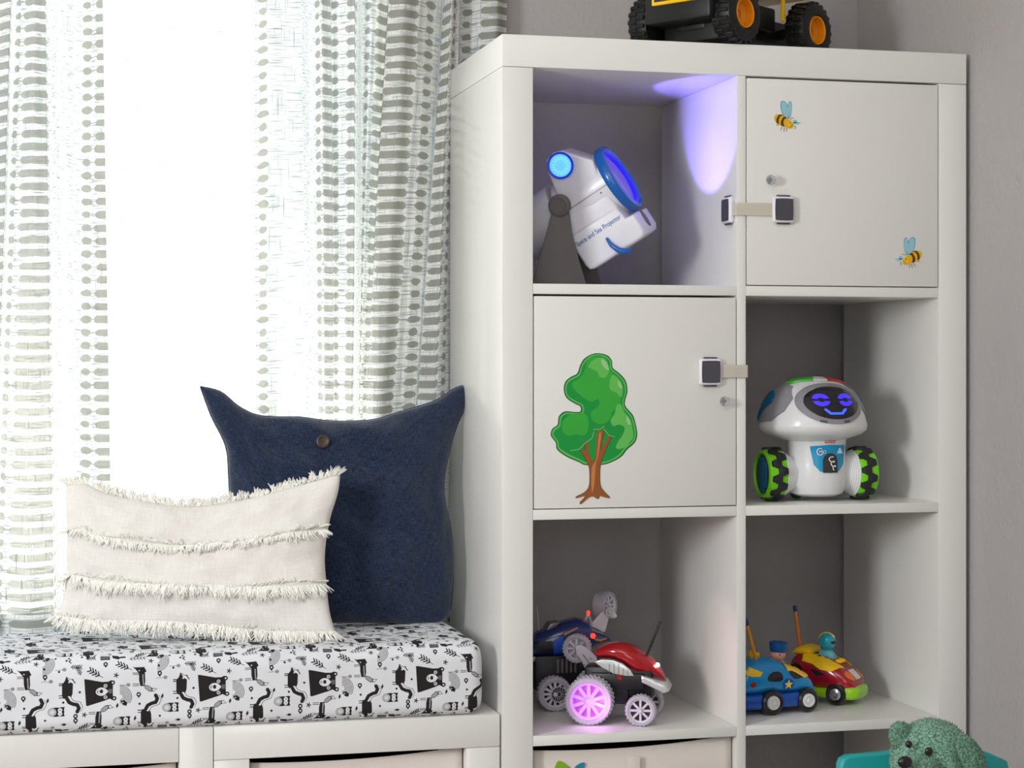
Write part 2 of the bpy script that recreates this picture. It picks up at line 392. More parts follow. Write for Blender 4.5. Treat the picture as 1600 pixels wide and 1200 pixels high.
def image_fac(nt, im, ext='REPEAT'):
    uvn = nt.nodes.new('ShaderNodeUVMap'); t = nt.nodes.new('ShaderNodeTexImage'); t.image = im; t.extension = ext
    nt.links.new(uvn.outputs[0], t.inputs[0]); return t, uvn

def curtain_mat(name, printed=True):
    m = bpy.data.materials.new(name); m.use_nodes = True; nt = m.node_tree; nt.nodes.clear(); N = nt.nodes.new; Lk = nt.links.new
    out = N('ShaderNodeOutputMaterial'); uvn = N('ShaderNodeUVMap')
    # woven slubs: two stretched noises
    def slub(sx, sy, lo, hi):
        mp = N('ShaderNodeMapping'); mp.inputs['Scale'].default_value = (sx, sy, 1); Lk(uvn.outputs[0], mp.inputs[0])
        nz = N('ShaderNodeTexNoise'); nz.inputs['Scale'].default_value = 1; nz.inputs['Detail'].default_value = 3; Lk(mp.outputs[0], nz.inputs['Vector'])
        rp = N('ShaderNodeMapRange'); rp.inputs[1].default_value = lo; rp.inputs[2].default_value = hi; Lk(nz.outputs[0], rp.inputs[0]); return rp
    h = slub(9, 170, .50, .68); v = slub(190, 6, .54, .72)
    mxm = N('ShaderNodeMath'); mxm.operation = 'MAXIMUM'; Lk(h.outputs[0], mxm.inputs[0]); Lk(v.outputs[0], mxm.inputs[1])
    base = N('ShaderNodeMix'); base.data_type = 'RGBA'; base.inputs[6].default_value = lin((250, 250, 247)); base.inputs[7].default_value = lin((146, 162, 172)); Lk(mxm.outputs[0], base.inputs[0])
    col = base.outputs[2]; tw = (.15 if printed else .22)
    if printed:
        t = N('ShaderNodeTexImage'); t.image = IM_CUR; Lk(uvn.outputs[0], t.inputs[0])
        pm = N('ShaderNodeMix'); pm.data_type = 'RGBA'; Lk(t.outputs[0], pm.inputs[0]); Lk(col, pm.inputs[6]); pm.inputs[7].default_value = lin((160, 161, 153)); col = pm.outputs[2]
    df = N('ShaderNodeBsdfDiffuse'); tl = N('ShaderNodeBsdfTranslucent'); tp = N('ShaderNodeBsdfTransparent'); Lk(col, df.inputs[0]); Lk(col, tl.inputs[0]); tp.inputs[0].default_value = lin((250, 250, 247))
    a = N('ShaderNodeMixShader'); a.inputs[0].default_value = .20 if printed else .55; Lk(df.outputs[0], a.inputs[1]); Lk(tl.outputs[0], a.inputs[2])
    c = N('ShaderNodeMixShader'); Lk(a.outputs[0], c.inputs[1]); Lk(tp.outputs[0], c.inputs[2])
    w1 = N('ShaderNodeMath'); w1.operation = 'MULTIPLY_ADD'; Lk(mxm.outputs[0], w1.inputs[0]); w1.inputs[1].default_value = -tw*.8; w1.inputs[2].default_value = tw
    if printed:
        w2 = N('ShaderNodeMath'); w2.operation = 'MULTIPLY_ADD'; Lk(t.outputs[0], w2.inputs[0]); w2.inputs[1].default_value = -tw*.3; Lk(w1.outputs[0], w2.inputs[2]); w1 = w2
    Lk(w1.outputs[0], c.inputs[0]); Lk(c.outputs[0], out.inputs[0]); return m
CUR = curtain_mat('printed_linen'); SHEER = curtain_mat('plain_sheer', False)

def curtain(name, pts, m, label, z0=.447, z1=2.2):
    # pts: (px_top, px_bottom, y, u)
    K = 7; path = []
    for a, b_ in zip(pts[:-1], pts[1:]):
        for k in range(K):
            t = k/K; ty = (1-math.cos(PI*t))/2
            path.append((a[0]+(b_[0]-a[0])*t, a[1]+(b_[1]-a[1])*t, a[2]+(b_[2]-a[2])*ty, a[3]+(b_[3]-a[3])*t))
    path.append(pts[-1])
    nz_ = 60; P = np.zeros((nz_, len(path), 3)); U = np.zeros((nz_, len(path), 2))
    for j in range(nz_):
        z = z0+(z1-z0)*j/(nz_-1); s_ = (1.56-z)/.61; s_ = max(-.6, min(1.7, s_))
        for i, (pt, pb, y, u) in enumerate(path):
            yy = y+.004*math.sin(z*7+u*.03)
            yy = min(yy, YB-.006)
            P[j, i] = (xat(pt, y)*(1-s_)+xat(pb, y)*s_ , yy, z+ .004*math.sin(u*.02+1.3)); U[j, i] = (u/330, z/.349)
    o = gridmesh(name, P, m, uv=U); tag(o, label, 'curtain'); return o
curtain('curtain', [(397, 400, .405, 205), (420, 420, .375, 231), (470, 476, .388, 285), (489, 493, .432, 410), (491, 497, .425, 430), (499, 505, .40, 448), (503, 508, .375, 468),
    (516, 520, .385, 490), (518, 523, .42, 434), (529, 530, .40, 450), (541, 540, .385, 464), (554, 550, .37, 480), (556, 552, .425, 540), (567, 560, .41, 752), (580, 563, .39, 782), (588, 568, .40, 796),
    (603, 573, .425, 812), (605, 574, .35, 795), (628, 597, .34, 825), (652, 617, .36, 855), (662, 630, .375, 869), (679, 652, .40, 890), (688, 654, .42, 905), (690, 655, .40, 1125), (702, 679, .37, 1142),
    (703, 681, .365, 1180), (716, 702, .385, 1240), (719, 706, .425, 1418), (736, 722, .415, 1440), (750, 738, .40, 1455), (774, 760, .395, 1485), (791, 780, .415, 1510)], CUR,
    'white linen curtain with grey-green bar print, hanging beside the tall shelf')
curtain('curtain', [(-150, -150, .41, -150), (-110, -115, .38, -60), (-60, -64, .40, 60), (-30, -35, .42, 108), (-5, -9, .385, 140), (16, -2, .36, 186), (18, 0, .42, 215), (24, 4, .425, 430), (30, 10, .41, 438), (36, 18, .395, 460),
    (54, 48, .37, 486), (71, 79, .38, 522), (73, 82, .42, 560), (100, 100, .40, 690), (126, 122, .405, 757), (145, 143, .39, 780), (149, 147, .38, 793), (161, 170, .375, 812)], CUR,
    'white linen curtain with grey-green bar print at the left edge of the window')
curtain('curtain', [(110, 110, .432, 0), (160, 165, .44, 55), (220, 222, .425, 120), (290, 288, .44, 190), (350, 352, .428, 250), (430, 432, .44, 330)], SHEER,
    'plain white see-through curtain between the two printed ones')

# ------------------------------------------------------------------ tall shelf unit
T = .05; D = .38; XW = .7865
c0, c1, c2, c3 = .05, .3855, .401, .7365
HS = (.387, .738, 1.089)      # shelf undersides; tops are +.016
sh = thing('shelf_unit', 'tall white cube shelf unit with two doors, in the corner right of the window', 'shelf unit')
e = .0015
B().box(0, XW, 0, D, 1.44, 1.49, e).out('top_panel', FOIL, sh)
B().box(0, T, 0.0006, D, 0, 1.4396, e).out('side_panel', FOIL, sh)
B().box(XW-T, XW, 0.0006, D, 0, 1.4396, e).out('side_panel', FOIL, sh)
B().box(T, XW-T, 0.001, D, 0, .05, e).out('bottom_panel', FOIL, sh)
B().box(c1, c2, 0.0012, D-.004, .05, 1.44, e*.6).out('divider', FOIL, sh)
for z in HS:
    for xa, xb in ((c0, c1), (c2, c3)): B().box(xa, xb, 0.0012, D-.004, z, z+.016, e*.6).out('shelf_board', FOIL, sh)
CRY = mat('clear_crystal', (235, 240, 242), .05, trans=.75, var=0)
def door(xa, xb, za, zb, kx, kz):
    d = B().box(xa+.0018, xb-.0018, -.0005, .0155, za+.0014, zb-.0034, .0012).out('door', DOORM, sh)
    B().box(xa+.003, xb-.003, .0165, D-.02, za+.001, zb-.004).out('door_insert', DOORM, d, smooth=0)
    k = B().lathe([(0, 0), (.004, 0), (.0035, .006), (.0075, .009), (.0085, .013), (.0065, .017), (0, .018)], 8, facing((kx, -.0005, kz), (0, -1, 0)))
    k.out('knob', CRY, d, smooth=0); return d
p = at(1200, 282, 0); door(c2, c3, 1.105, 1.44, p.x, p.z)
p = at(1128, 627, 0); door(c0, c1, .754, 1.089, p.x, p.z)

# ------------------------------------------------------------------ bench of two low units
def bench(name, x0, x1, dividers, label, capend):
    t = thing(name, label, 'bench', (x0, 0, 0)); w = x1-x0
    if capend:   # end boards run full height, top board lies between them
        B().box(w-T, w, 0, D, 0, .44, e).out('side_panel', FOIL, t); B().box(0, T, 0, D, 0, .44, e).out('side_panel', FOIL, t)
        B().box(T, w-T-.0006, 0.0006, D, .39, .44, e).out('top_panel', FOIL, t); B().box(T, w-T, 0.0006, D, 0, .05, e).out('bottom_panel', FOIL, t)
    else:
        B().box(0, w, 0, D, .39, .44, e).out('top_panel', FOIL, t); B().box(0, w, 0, D, 0, .05, e).out('bottom_panel', FOIL, t)
        B().box(0, T+.003, .0006, D, .05, .3896, e).out('side_panel', FOIL, t); B().box(w-T-.003, w, .0006, D, .05, .3896, e).out('side_panel', FOIL, t)
    for q in dividers: B().box(q-.008, q+.008, .001, D-.004, .05, .39, e*.6).out('divider', FOIL, t)
    return t
XB = -.4415
bench('storage_bench', XB+.0005, -.003, [], 'low white storage bench cube under the right end of the printed cushion', False)
bench('storage_bench', XB-.0005-1.137, XB-.0005, [.393, .745], 'long low white storage bench under the left end of the printed cushion', True)

BINM = mat('cream_canvas', (228, 217, 210), .85, bump=.3, bscale=900, var=.03)
BLK = mat('black_lining', (16, 18, 18), .9)
LEAFG = mat('green_leaf_print', (124, 182, 28), .7); LEAFB = mat('teal_leaf_print', (24, 138, 168), .7)
def bin_(xa, xb, zt_l, zt_m, zt_r, z0, label, leaf=False, y0=.012):
    t = thing('fabric_bin', label, 'storage bin', ((xa+xb)/2, .18, z0), group=None); ox, oy, oz = (xa+xb)/2, .18, z0
    n = 24; P = np.zeros((9, n, 3)); y1 = .34
    b = B(); w = xb-xa
    def zt(u): return zt_l*(1-u)*(1-2*u)+zt_m*4*u*(1-u)+zt_r*u*(2*u-1)
    P = np.zeros((8, n+1, 3))
    for j in range(8):
        v = j/7
        for i in range(n+1):
            u = i/n; P[j, i] = (xa+w*u-ox, y0-oy+.010*(1-math.sin(PI*u)*.9*math.sin(PI*min(1, v*1.0+.0))) , (z0+(zt(u)-z0)*v)-oz)
    f = gridmesh('front_panel', P, BINM, t); md = f.modifiers.new('s', 'SOLIDIFY'); md.thickness = .003; md.offset = 1
    b = B(); zz = min(zt_l, zt_r)-.004-oz
    b.box(xa-ox, xa-ox+.003, y0+.012-oy, y1-oy, 0, zz); b.box(xb-ox-.003, xb-ox, y0+.012-oy, y1-oy, 0, zz); b.box(xa-ox, xb-ox, y1-oy-.003, y1-oy, 0, zz); b.box(xa-ox, xb-ox, y0+.014-oy, y1-oy, 0, .004)
    b.out('bin_wall', BINM, t)
    b = B(); b.box(xa-ox+.004, xb-ox-.004, y0+.016-oy, y1-oy-.005, .006, zz-.02, .004); b.out('lining', BLK, t)
    # hem seam
    b = B(); b.tube([(xa+w*k/20-ox, y0-oy-.0006+.010*(1-.9*math.sin(PI*k/20)*math.sin(PI*.93)), zt(k/20)-.009-oz) for k in range(21)], .0009, 6); b.out('hem', BINM, t)
    # loop handle
    hx = -.002 if leaf else -.005
    b = B(); pr = [(hx-.010, 0), (hx+.010, 0), (hx+.011, -.055), (hx-.011, -.055)]
    b.prism([(x, zt_m-.012-oz+z) for x, z in pr], y0-oy-.005, y0-oy-.002, bev=.0008); b.out('handle', BINM, t)
    if leaf:
        yy = y0-oy+.0035
        q = at(872, 1190, y0); lx, lz = q.x-ox, q.z-oz
        b = B(); b.prism(smoothpoly([(lx-.006, lz-.03), (lx-.003, lz-.008), (lx+.003, lz+.0), (lx+.014, lz-.006), (lx+.026, lz-.02), (lx+.016, lz-.04)], 4), yy-.001, yy+.002); b.out('leaf_print', LEAFG, t)
        q = at(906, 1195, y0); lx, lz = q.x-ox, q.z-oz
        b = B(); b.prism(smoothpoly([(lx-.008, lz-.006), (lx+.001, lz+.001), (lx+.009, lz+.002), (lx+.006, lz-.006), (lx+.004, lz-.022), (lx-.006, lz-.02)], 4), yy-.0022, yy+.001); b.out('leaf_print', LEAFB, t)
    return t
bin_(c0+.004, c1-.003, .377, .374, .386, .0505, 'cream fabric bin with green and blue leaf print in the tall shelf', True)
q = XB+.0005; bin_(q+T+.006, -.003-T-.006, .380, .3775, .3885, .0505, 'cream fabric bin in the bench cube beside the tall shelf')
bin_(XB-T-.328, XB-T-.004, .382, .378, .386, .0505, 'cream fabric bin in the long bench cube at the lower left')

# ------------------------------------------------------------------ bench cushion with woodland print
CU = bpy.data.materials.new('woodland_cotton'); CU.use_nodes = True; nt = CU.node_tree; pb = nt.nodes['Principled BSDF']; pb.inputs['Roughness'].default_value = .85
t_, _ = image_fac(nt, IM_WOOD); mx = nt.nodes.new('ShaderNodeMix'); mx.data_type = 'RGBA'; mx.inputs[6].default_value = lin((24, 20, 20)); mx.inputs[7].default_value = lin((226, 227, 232))
nt.links.new(t_.outputs[0], mx.inputs[0]); nt.links.new(mx.outputs[2], pb.inputs['Base Color'])
nz = nt.nodes.new('ShaderNodeTexNoise'); nz.inputs['Scale'].default_value = 18; bp = nt.nodes.new('ShaderNodeBump'); bp.inputs['Strength'].default_value = .35; bp.inputs['Distance'].default_value = .01
tcn = nt.nodes.new('ShaderNodeTexCoord'); nt.links.new(tcn.outputs['Object'], nz.inputs['Vector']); nt.links.new(nz.outputs[0], bp.inputs['Height']); nt.links.new(bp.outputs[0], pb.inputs['Normal'])
CX0, CX1, CY0, CY1, CZ0, CZ1 = -1.50, -.030, -.006, .30, .4405, .553
def cushion():
    # cross-section around the x axis, then rounded end
    prof = []; R1 = .020; R2 = .030
    def arc(cy, cz, r, a0, a1, n=7): return [(cy+r*math.cos(a0+(a1-a0)*k/n), cz+r*math.sin(a0+(a1-a0)*k/n)) for k in range(n+1)]
    prof += arc(CY0+R1, CZ0+R1, R1, -PI/2, -PI) ; prof += [(CY0, CZ0+R1+(CZ1-CZ0-R1-R2)*k/6) for k in range(1, 6)]
    prof += arc(CY0+R2, CZ1-R2, R2, PI, PI/2); prof += [(CY0+R2+(CY1-CY0-2*R2)*k/14, CZ1) for k in range(1, 14)]
    prof += arc(CY1-R2, CZ1-R2, R2, PI/2, 0); prof += arc(CY1-R1, CZ0+R1, R1, 0, -PI/2)
    prof = np.array(prof); m = len(prof); seg = np.r_[0, np.cumsum(np.hypot(*np.diff(prof, axis=0).T))]
    xs = list(np.linspace(CX0, CX1-.02, 150))+[CX1-.02+.02*math.sin(PI/2*k/7) for k in range(1, 8)]
    cyc, czc = (CY0+CY1)/2, (CZ0+CZ1)/2; P = np.zeros((len(xs)+5, m, 3)); U = np.zeros((len(xs)+5, m, 2)); tile = .1644
    ext = 0
    for i in range(len(xs)+5):
        if i < len(xs): x = xs[i]; tt = max(0, (x-(CX1-.02))/.02); ins = .016*(1-math.sqrt(max(0, 1-tt*tt))); sc = 1
        else: x = CX1+.0005*(i-len(xs)); ins = .016; sc = 1-(i-len(xs)+1)/5*.999
        for k in range(m):
            y, z = prof[k]; vy, vz = y-cyc, z-czc; L = math.hypot(vy, vz)
            hy, hz = (CY1-CY0)/2, (CZ1-CZ0)/2
            yy = cyc+vy*(1-ins/hy)*sc; zz = czc+vz*(1-ins/hz)*sc
            n_ = noise.noise(Vector((x*7, y*9, z*9)))*.0035+noise.noise(Vector((x*23, y*20, z*26)))*.0014
            if z > CZ0+.02: yy -= n_ if k < 15 else 0; zz += n_*.8
            # slight sag to the front bottom
            P[i, k] = (x, yy, max(zz, CZ0))
            if i >= len(xs): U[i, k] = ((CX1+.03*(1-sc))/tile, 0)
            else: U[i, k] = (x/tile, 0)
            U[i, k, 1] = (seg[k])/(tile*1820/1370)
    U[..., 0] += .05; U[..., 1] += .335
    o = gridmesh('bench_cushion', P, CU, uv=U)
    tag(o, 'long white bench cushion printed with black woodland animals', 'cushion')
    bm = bmesh.new(); bm.from_mesh(o.data); bmesh.ops.holes_fill(bm, edges=[e_ for e_ in bm.edges if e_.is_boundary]); bmesh.ops.recalc_face_normals(bm, faces=bm.faces); bm.to_mesh(o.data); bm.free()
cushion()

# ------------------------------------------------------------------ pillows
def interp_curve(P):
    P = np.array(P, float); P = np.array([list(p) for p in P])
    # catmull smooth open curve, arc-length param
    out = []; n = len(P)
    for i in range(n-1):
        a = P[max(i-1, 0)]; b_ = P[i]; c = P[i+1]; d = P[min(i+2, n-1)]
        for j in range(10):
            t = j/10; out.append(.5*((2*b_)+(c-a)*t+(2*a-5*b_+4*c-d)*t*t+(3*b_-a-3*c+d)*t**3))
    out.append(P[-1]); out = np.array(out); s_ = np.r_[0, np.cumsum(np.linalg.norm(np.diff(out, axis=0), axis=1))]; s_ /= s_[-1]
    return lambda t: np.array([np.interp(t, s_, out[:, k]) for k in range(2)])
class Pillow:
    def __init__(s, O, ex, n, top, bot, left, right, T, nu=120, nv=90, ridge=(), lump=.004, seed=0, pw=.42):
        s.O = Vector(O); s.n = Vector(n).normalized(); s.ex = Vector(ex).normalized(); s.ez = s.ex.cross(s.n)*-1
        if s.ez.z < 0: s.ez = -s.ez
        def loc(P):
            r = []
            for px, py in P:
                h = onplane(px, py, s.O, s.n)-s.O; r.append((h.dot(s.ex), h.dot(s.ez)))
            return interp_curve(r)
        s.t, s.b, s.l, s.r = loc(top), loc(bot), loc(left), loc(right); s.T = T; s.ridge = ridge; s.lump = lump; s.seed = seed; s.pw = pw
        s.nu, s.nv = nu, nv
    def pt(s, u, v, side=1, extra=0):
        t, b_, l, r = s.t(u), s.b(u), s.l(v), s.r(v)
        c = (1-u)*(1-v)*s.b(0)+u*(1-v)*s.b(1)+(1-u)*v*s.t(0)+u*v*s.t(1)
        p = (1-v)*b_+v*t+(1-u)*l+u*r-c
        th = s.T*max(0, 1-(2*u-1)**2)**s.pw*max(0, 1-(2*v-1)**2)**s.pw
        th *= 1+.25*noise.noise(Vector((u*3+s.seed, v*3, side)))
        w = min(1, th/s.T*2)
        th += w*s.lump*(noise.noise(Vector((u*5, v*7+s.seed, side*3)))+.6*noise.noise(Vector((u*14, v*9+s.seed, side*3))))
        for q, h in s.ridge: th += w*h*math.exp(-((v-q)/.008)**2)
        return s.O+s.ex*p[0]+s.ez*p[1]+s.n*(side*th+extra)
    def mesh(s, name, m, parent):
        nu, nv = s.nu, s.nv; A = np.zeros((nv, 2*nu-2, 3)); U = np.zeros((nv, 2*nu-2, 2))
        sm = lambda t: (1-math.cos(PI*t))/2*.5+t*.5
        for j in range(nv):
            v = sm(j/(nv-1))
            for i in range(nu): A[j, i] = s.pt(sm(i/(nu-1)), v, 1); U[j, i] = (i/(nu-1), v)
            for i in range(1, nu-1): A[j, 2*nu-2-i] = s.pt(sm(i/(nu-1)), v, -1); U[j, 2*nu-2-i] = (i/(nu-1), v)
        A -= np.array(parent.location); o = gridmesh(name, A, m, parent, uv=U, closeu=True)
        bm = bmesh.new(); bm.from_mesh(o.data); bmesh.ops.remove_doubles(bm, verts=bm.verts, dist=.0002); bmesh.ops.recalc_face_normals(bm, faces=bm.faces); bm.to_mesh(o.data); bm.free(); return o

def fabric(name, c1_, c2_, su, sv, rough=.9, bump=.5, thr=(.45, .62), sheen=0, basesc=1):
    m = bpy.data.materials.new(name); m.use_nodes = True; nt = m.node_tree; p_ = nt.nodes['Principled BSDF']; N = nt.nodes.new; Lk = nt.links.new
    p_.inputs['Roughness'].default_value = rough; p_.inputs['Sheen Weight'].default_value = sheen; p_.inputs['Specular IOR Level'].default_value = .2
    uvn = N('ShaderNodeUVMap'); rs = []
    for sc in ((su, sv*.07), (su*.06, sv)):
        mp = N('ShaderNodeMapping'); mp.inputs['Scale'].default_value = (sc[0], sc[1], 1); Lk(uvn.outputs[0], mp.inputs[0])
        nz_ = N('ShaderNodeTexNoise'); nz_.inputs['Scale'].default_value = 1; nz_.inputs['Detail'].default_value = 2; Lk(mp.outputs[0], nz_.inputs[0]); rs.append(nz_)
    ad = N('ShaderNodeMath'); ad.operation = 'ADD'; Lk(rs[0].outputs[0], ad.inputs[0]); Lk(rs[1].outputs[0], ad.inputs[1])
    hf = N('ShaderNodeMath'); hf.operation = 'MULTIPLY'; hf.inputs[1].default_value = .5; Lk(ad.outputs[0], hf.inputs[0])
    mr = N('ShaderNodeMapRange'); mr.inputs[1].default_value = thr[0]; mr.inputs[2].default_value = thr[1]; Lk(hf.outputs[0], mr.inputs[0])
    mx_ = N('ShaderNodeMix'); mx_.data_type = 'RGBA'; mx_.inputs[6].default_value = lin(c1_); mx_.inputs[7].default_value = lin(c2_); Lk(mr.outputs[0], mx_.inputs[0]); Lk(mx_.outputs[2], p_.inputs['Base Color'])
    bp_ = N('ShaderNodeBump'); bp_.inputs['Strength'].default_value = bump; bp_.inputs['Distance'].default_value = .0015; Lk(hf.outputs[0], bp_.inputs['Height']); Lk(bp_.outputs[0], p_.inputs['Normal']); return m
DEN = fabric('indigo_denim', (6, 10, 22), (47, 65, 98), 520, 520, thr=(.40, .63), sheen=.3, bump=.8)
SEAMM = mat('indigo_piping', (30, 44, 74), .9)
tp_ = thing('throw_pillow', 'dark blue denim square pillow with one brown button, leaning on the curtain', 'pillow', (-.27, .27, .553))
n_ = Vector((.0, -1, .12)).normalized(); ex = Vector((1, 0, 0))
dp = Pillow((-.27, .228, .553), ex, n_, [(313, 604), (345, 612), (375, 636), (410, 650), (470, 652), (520, 658), (580, 656), (620, 645), (680, 626), (712, 606), (741, 600)],
    [(362, 966), (420, 972), (500, 973), (600, 974), (680, 974), (704, 952)], [(362, 966), (358, 900), (360, 830), (357, 740), (352, 696), (330, 650), (313, 604)],
    [(704, 952), (708, 900), (706, 840), (694, 768), (699, 720), (712, 670), (730, 630), (741, 600)], .052, seed=4, lump=.010, pw=.40)
dp.mesh('pillow_cover', DEN, tp_)
off = Vector(tp_.location)
b = B(); pts = [dp.pt(k/60, 1)-off for k in range(61)]; b.tube(pts, .0013, 6); pts = [dp.pt(1, k/60)-off for k in range(61)]; b.tube(pts, .0013, 6); pts = [dp.pt(0, k/60)-off for k in range(61)]; b.tube(pts, .0013, 6); b.out('seam', SEAMM, tp_)
def find_uv(pl, px, py):
    best = None
    for i in range(41):
        for j in range(41):
            q = pl.pt(i/40, j/40); d = q-CAM; k = FPX/d.dot(FW); X = 800+d.dot(RT)*k; Y = HOR-d.z*k; e_ = (X-px)**2+(Y-py)**2
            if best is None or e_ < best[0]: best = (e_, i/40, j/40)
    return best[1:]
ub, vb = find_uv(dp, 501, 688)
q = dp.pt(ub, vb, 1, .002)-off; nn = Vector((-.05, -1, .15))
BR = mat('brown_button', (66, 52, 46), .4, var=.2, vscale=300)
M_ = facing(q, nn); bt = B().lathe([(0, .003), (.005, .0026), (.0085, .0042), (.0105, .0035), (.0115, .0015), (.0105, 0), (0, 0)], 24, M_).out('button', BR, tp_)
b = B(); 
for sx in (-.0022, .0022): b.cyl(M_ @ Vector((sx, 0, .0022)), M_ @ Vector((sx, 0, .0034)), .0009, n=8)
b.out('button_hole', BLK, bt)
b = B(); b.tube([dp.pt(ub-.004, vb+(1-vb)*k/14*.98, 1, .0006)-off for k in range(15)], .0007, 5); b.tube([dp.pt(ub-.02, vb-.01-.16*k/14, 1, .0006)-off for k in range(15)], .0007, 5); b.out('placket_seam', DEN, tp_)

LIN = fabric('offwhite_weave', (222, 217, 211), (240, 236, 230), 260, 160, bump=.35, thr=(.3, .7))
YRN = mat('offwhite_yarn', (250, 247, 240), .95, var=.06, vscale=400)
wp = thing('throw_pillow', 'off-white lumbar pillow with rows of fringe, in front of the blue pillow', 'pillow', (-.42, .17, .553))
pA = Vector((-.63, .195, .556)); pB = Vector((-.20, .065, .556)); exw = (pB-pA).normalized(); nw = Vector((exw.y, -exw.x, 0)); nw = (nw+Vector((0, 0, .22))).normalized()
pil = Pillow(pA, exw, nw, [(104, 758), (135, 757), (170, 772), (250, 786), (310, 790), (380, 782), (440, 768), (490, 752), (532, 738)],
    [(84, 972), (140, 980), (220, 984), (320, 990), (400, 996), (470, 1000), (531, 1004)], [(84, 972), (100, 930), (106, 880), (106, 830), (104, 790), (104, 758)],
    [(531, 1004), (516, 960), (509, 900), (508, 860), (516, 810), (528, 770), (532, 738)], .046, ridge=((.60, .0015), (.27, .0015), (.93, .0012)), seed=11, lump=.0065, pw=.36)
# plane is tilted back
pil.mesh('pillow_cover', LIN, wp); offw = Vector(wp.location)
def fringe(v0, dirv, L, n, seed, wob=.02, u0=.0, u1=1.0, lift=.002, curl=.5):
    rnd = random.Random(seed); b = B(); clump = 0; cdir = 0
    for k in range(n):
        u = u0+(u1-u0)*(k+rnd.random())/n
        if k % 9 == 0: clump = rnd.uniform(-.7, .7); cl = rnd.uniform(.7, 1.25)
        vv = v0+.012*math.sin(u*9+seed)+rnd.uniform(-.004, .004)
        p0 = pil.pt(min(max(u, .0), 1), min(max(vv, 0), 1), 1, lift*.5)
        d = pil.ez*dirv+pil.ex*(clump+rnd.uniform(-.35, .35))+pil.n*rnd.uniform(.1, .55)
        if u < .03: d += pil.ex*-1.0
        if u > .97: d += pil.ex*1.0
        d.normalize(); l = L*cl*rnd.uniform(.6, 1.15); bend = pil.ex*rnd.uniform(-.5, .5)*curl+pil.ez*(-.25*curl if dirv > 0 else -.1)
        pts = [p0]
        for s_ in range(1, 5):
            t = s_/4; pts.append(p0+d*l*t+bend*l*t*t*.5+pil.n*(.002*math.sin(PI*t)))
        pts = [q_-offw for q_ in pts]; b.tube(pts, [.0008, .0008, .0008, .0007, .0005], 4, cap=False)
    o = b.out('fringe', YRN, wp, smooth=180); return o
fringe(.995, .85, .014, 1300, 1); fringe(.665, -.75, .014, 1500, 2); fringe(.345, -1.0, .019, 1500, 3, curl=.3); fringe(.06, -.9, .020, 1500, 4)
fringe(.665, .35, .010, 400, 5); fringe(.345, .3, .009, 200, 6); fringe(.04, .35, .010, 260, 8)

# ------------------------------------------------------------------ cupboard strap locks
LW = mat('white_lock_plastic', (232, 230, 236), .3); LD = mat('charcoal_lock_pad', (74, 72, 80), .55); LS = mat('ivory_strap', (236, 228, 214), .35, trans=.35)
def padgeo(t, P, n, tab='v'):
    M = facing(P, n)
    def bx(a, c_, d_, e0, f0, g0, bev, nm, mt, par):
        return B().box(a, c_, d_, e0, f0, g0, bev, 3, M).out(nm, mt, par)
    o = bx(-.0185, .0185, -.021, .021, .0003, .0095, .0035, 'lock_pad', LW, t)
    B().prism([(x, z) for x, z in smoothpoly([(-.0150, -.0135), (-.0115, -.0172), (.0115, -.0172), (.0150, -.0135), (.0150, .0135), (.0115, .0172), (-.0115, .0172), (-.0150, .0135)], 4)], 0, .0012,
        M @ Matrix.Translation((0, 0, .0105)) @ Matrix(((1, 0, 0, 0), (0, 0, 1, 0), (0, -1, 0, 0), (0, 0, 0, 1)))).out('pad_face', LD, o)
    for s_ in (-1, 1): bx(-.011, .011, s_*.0222-.0012, s_*.0222+.0012, .003, .007, .0006, 'release_tab', LD, o)
    return o
lk = thing('cupboard_lock', 'strap lock joining the top right door to the projector cube', 'lock', (0, 0, 0))
p1 = at(1222, 328, -.0005); padgeo(lk, p1, (0, -1, 0))
zz = p1.z; padgeo(lk, (c1, .028, zz), (-1, 0, 0))
b = B(); pts = [(p1.x-.012, -.004), ((p1.x+c2)/2, -.0055), (c2, -.003), (c2-.007, -.0022), (c1-.001, -.0018), (c1-.0035, .002), (c1-.0045, .010), (c1-.0045, .020)]
def strap(b, pts, z0, z1):
    P = [Vector((x, y, 0)) for x, y in pts]; th = .0013; L1 = []; L2 = []
    for i, p_ in enumerate(P):
        t_ = (P[min(i+1, len(P)-1)]-P[max(i-1, 0)]).normalized(); nn_ = Vector((-t_.y, t_.x, 0)); L1.append(p_+nn_*th/2); L2.append(p_-nn_*th/2)
    ring = L1+L2[::-1]; a = [b.bm.verts.new((v.x, v.y, z0)) for v in ring]; c = [b.bm.verts.new((v.x, v.y, z1)) for v in ring]; n = len(P)
    for i in range(len(ring)): j = (i+1) % len(ring); b.bm.faces.new((a[i], a[j], c[j], c[i]))
    for i in range(n-1): b.bm.faces.new((a[i], a[i+1], a[2*n-2-i], a[2*n-1-i])); b.bm.faces.new((c[i], c[i+1], c[2*n-2-i], c[2*n-1-i]))
strap(b, pts, zz-.010, zz+.010); b.out('strap', LS, lk)
lk2 = thing('cupboard_lock', 'strap lock on the tree door, its strap wrapped round the centre divider', 'lock', (0, 0, 0))
p2 = at(1108, 581, -.0005); padgeo(lk2, p2, (0, -1, 0)); zz = at(1108, 580, -.0005).z; padgeo(lk2, (c2, .045, zz), (1, 0, 0))
b = B(); strap(b, [(p2.x+.012, -.004), ((p2.x+c1)/2, -.0055), (c1, -.003), (c1+.008, -.0022), (c2+.001, -.0018), (c2+.0035, .002), (c2+.0045, .012), (c2+.0045, .032)], zz-.010, zz+.010); b.out('strap', LS, lk2)

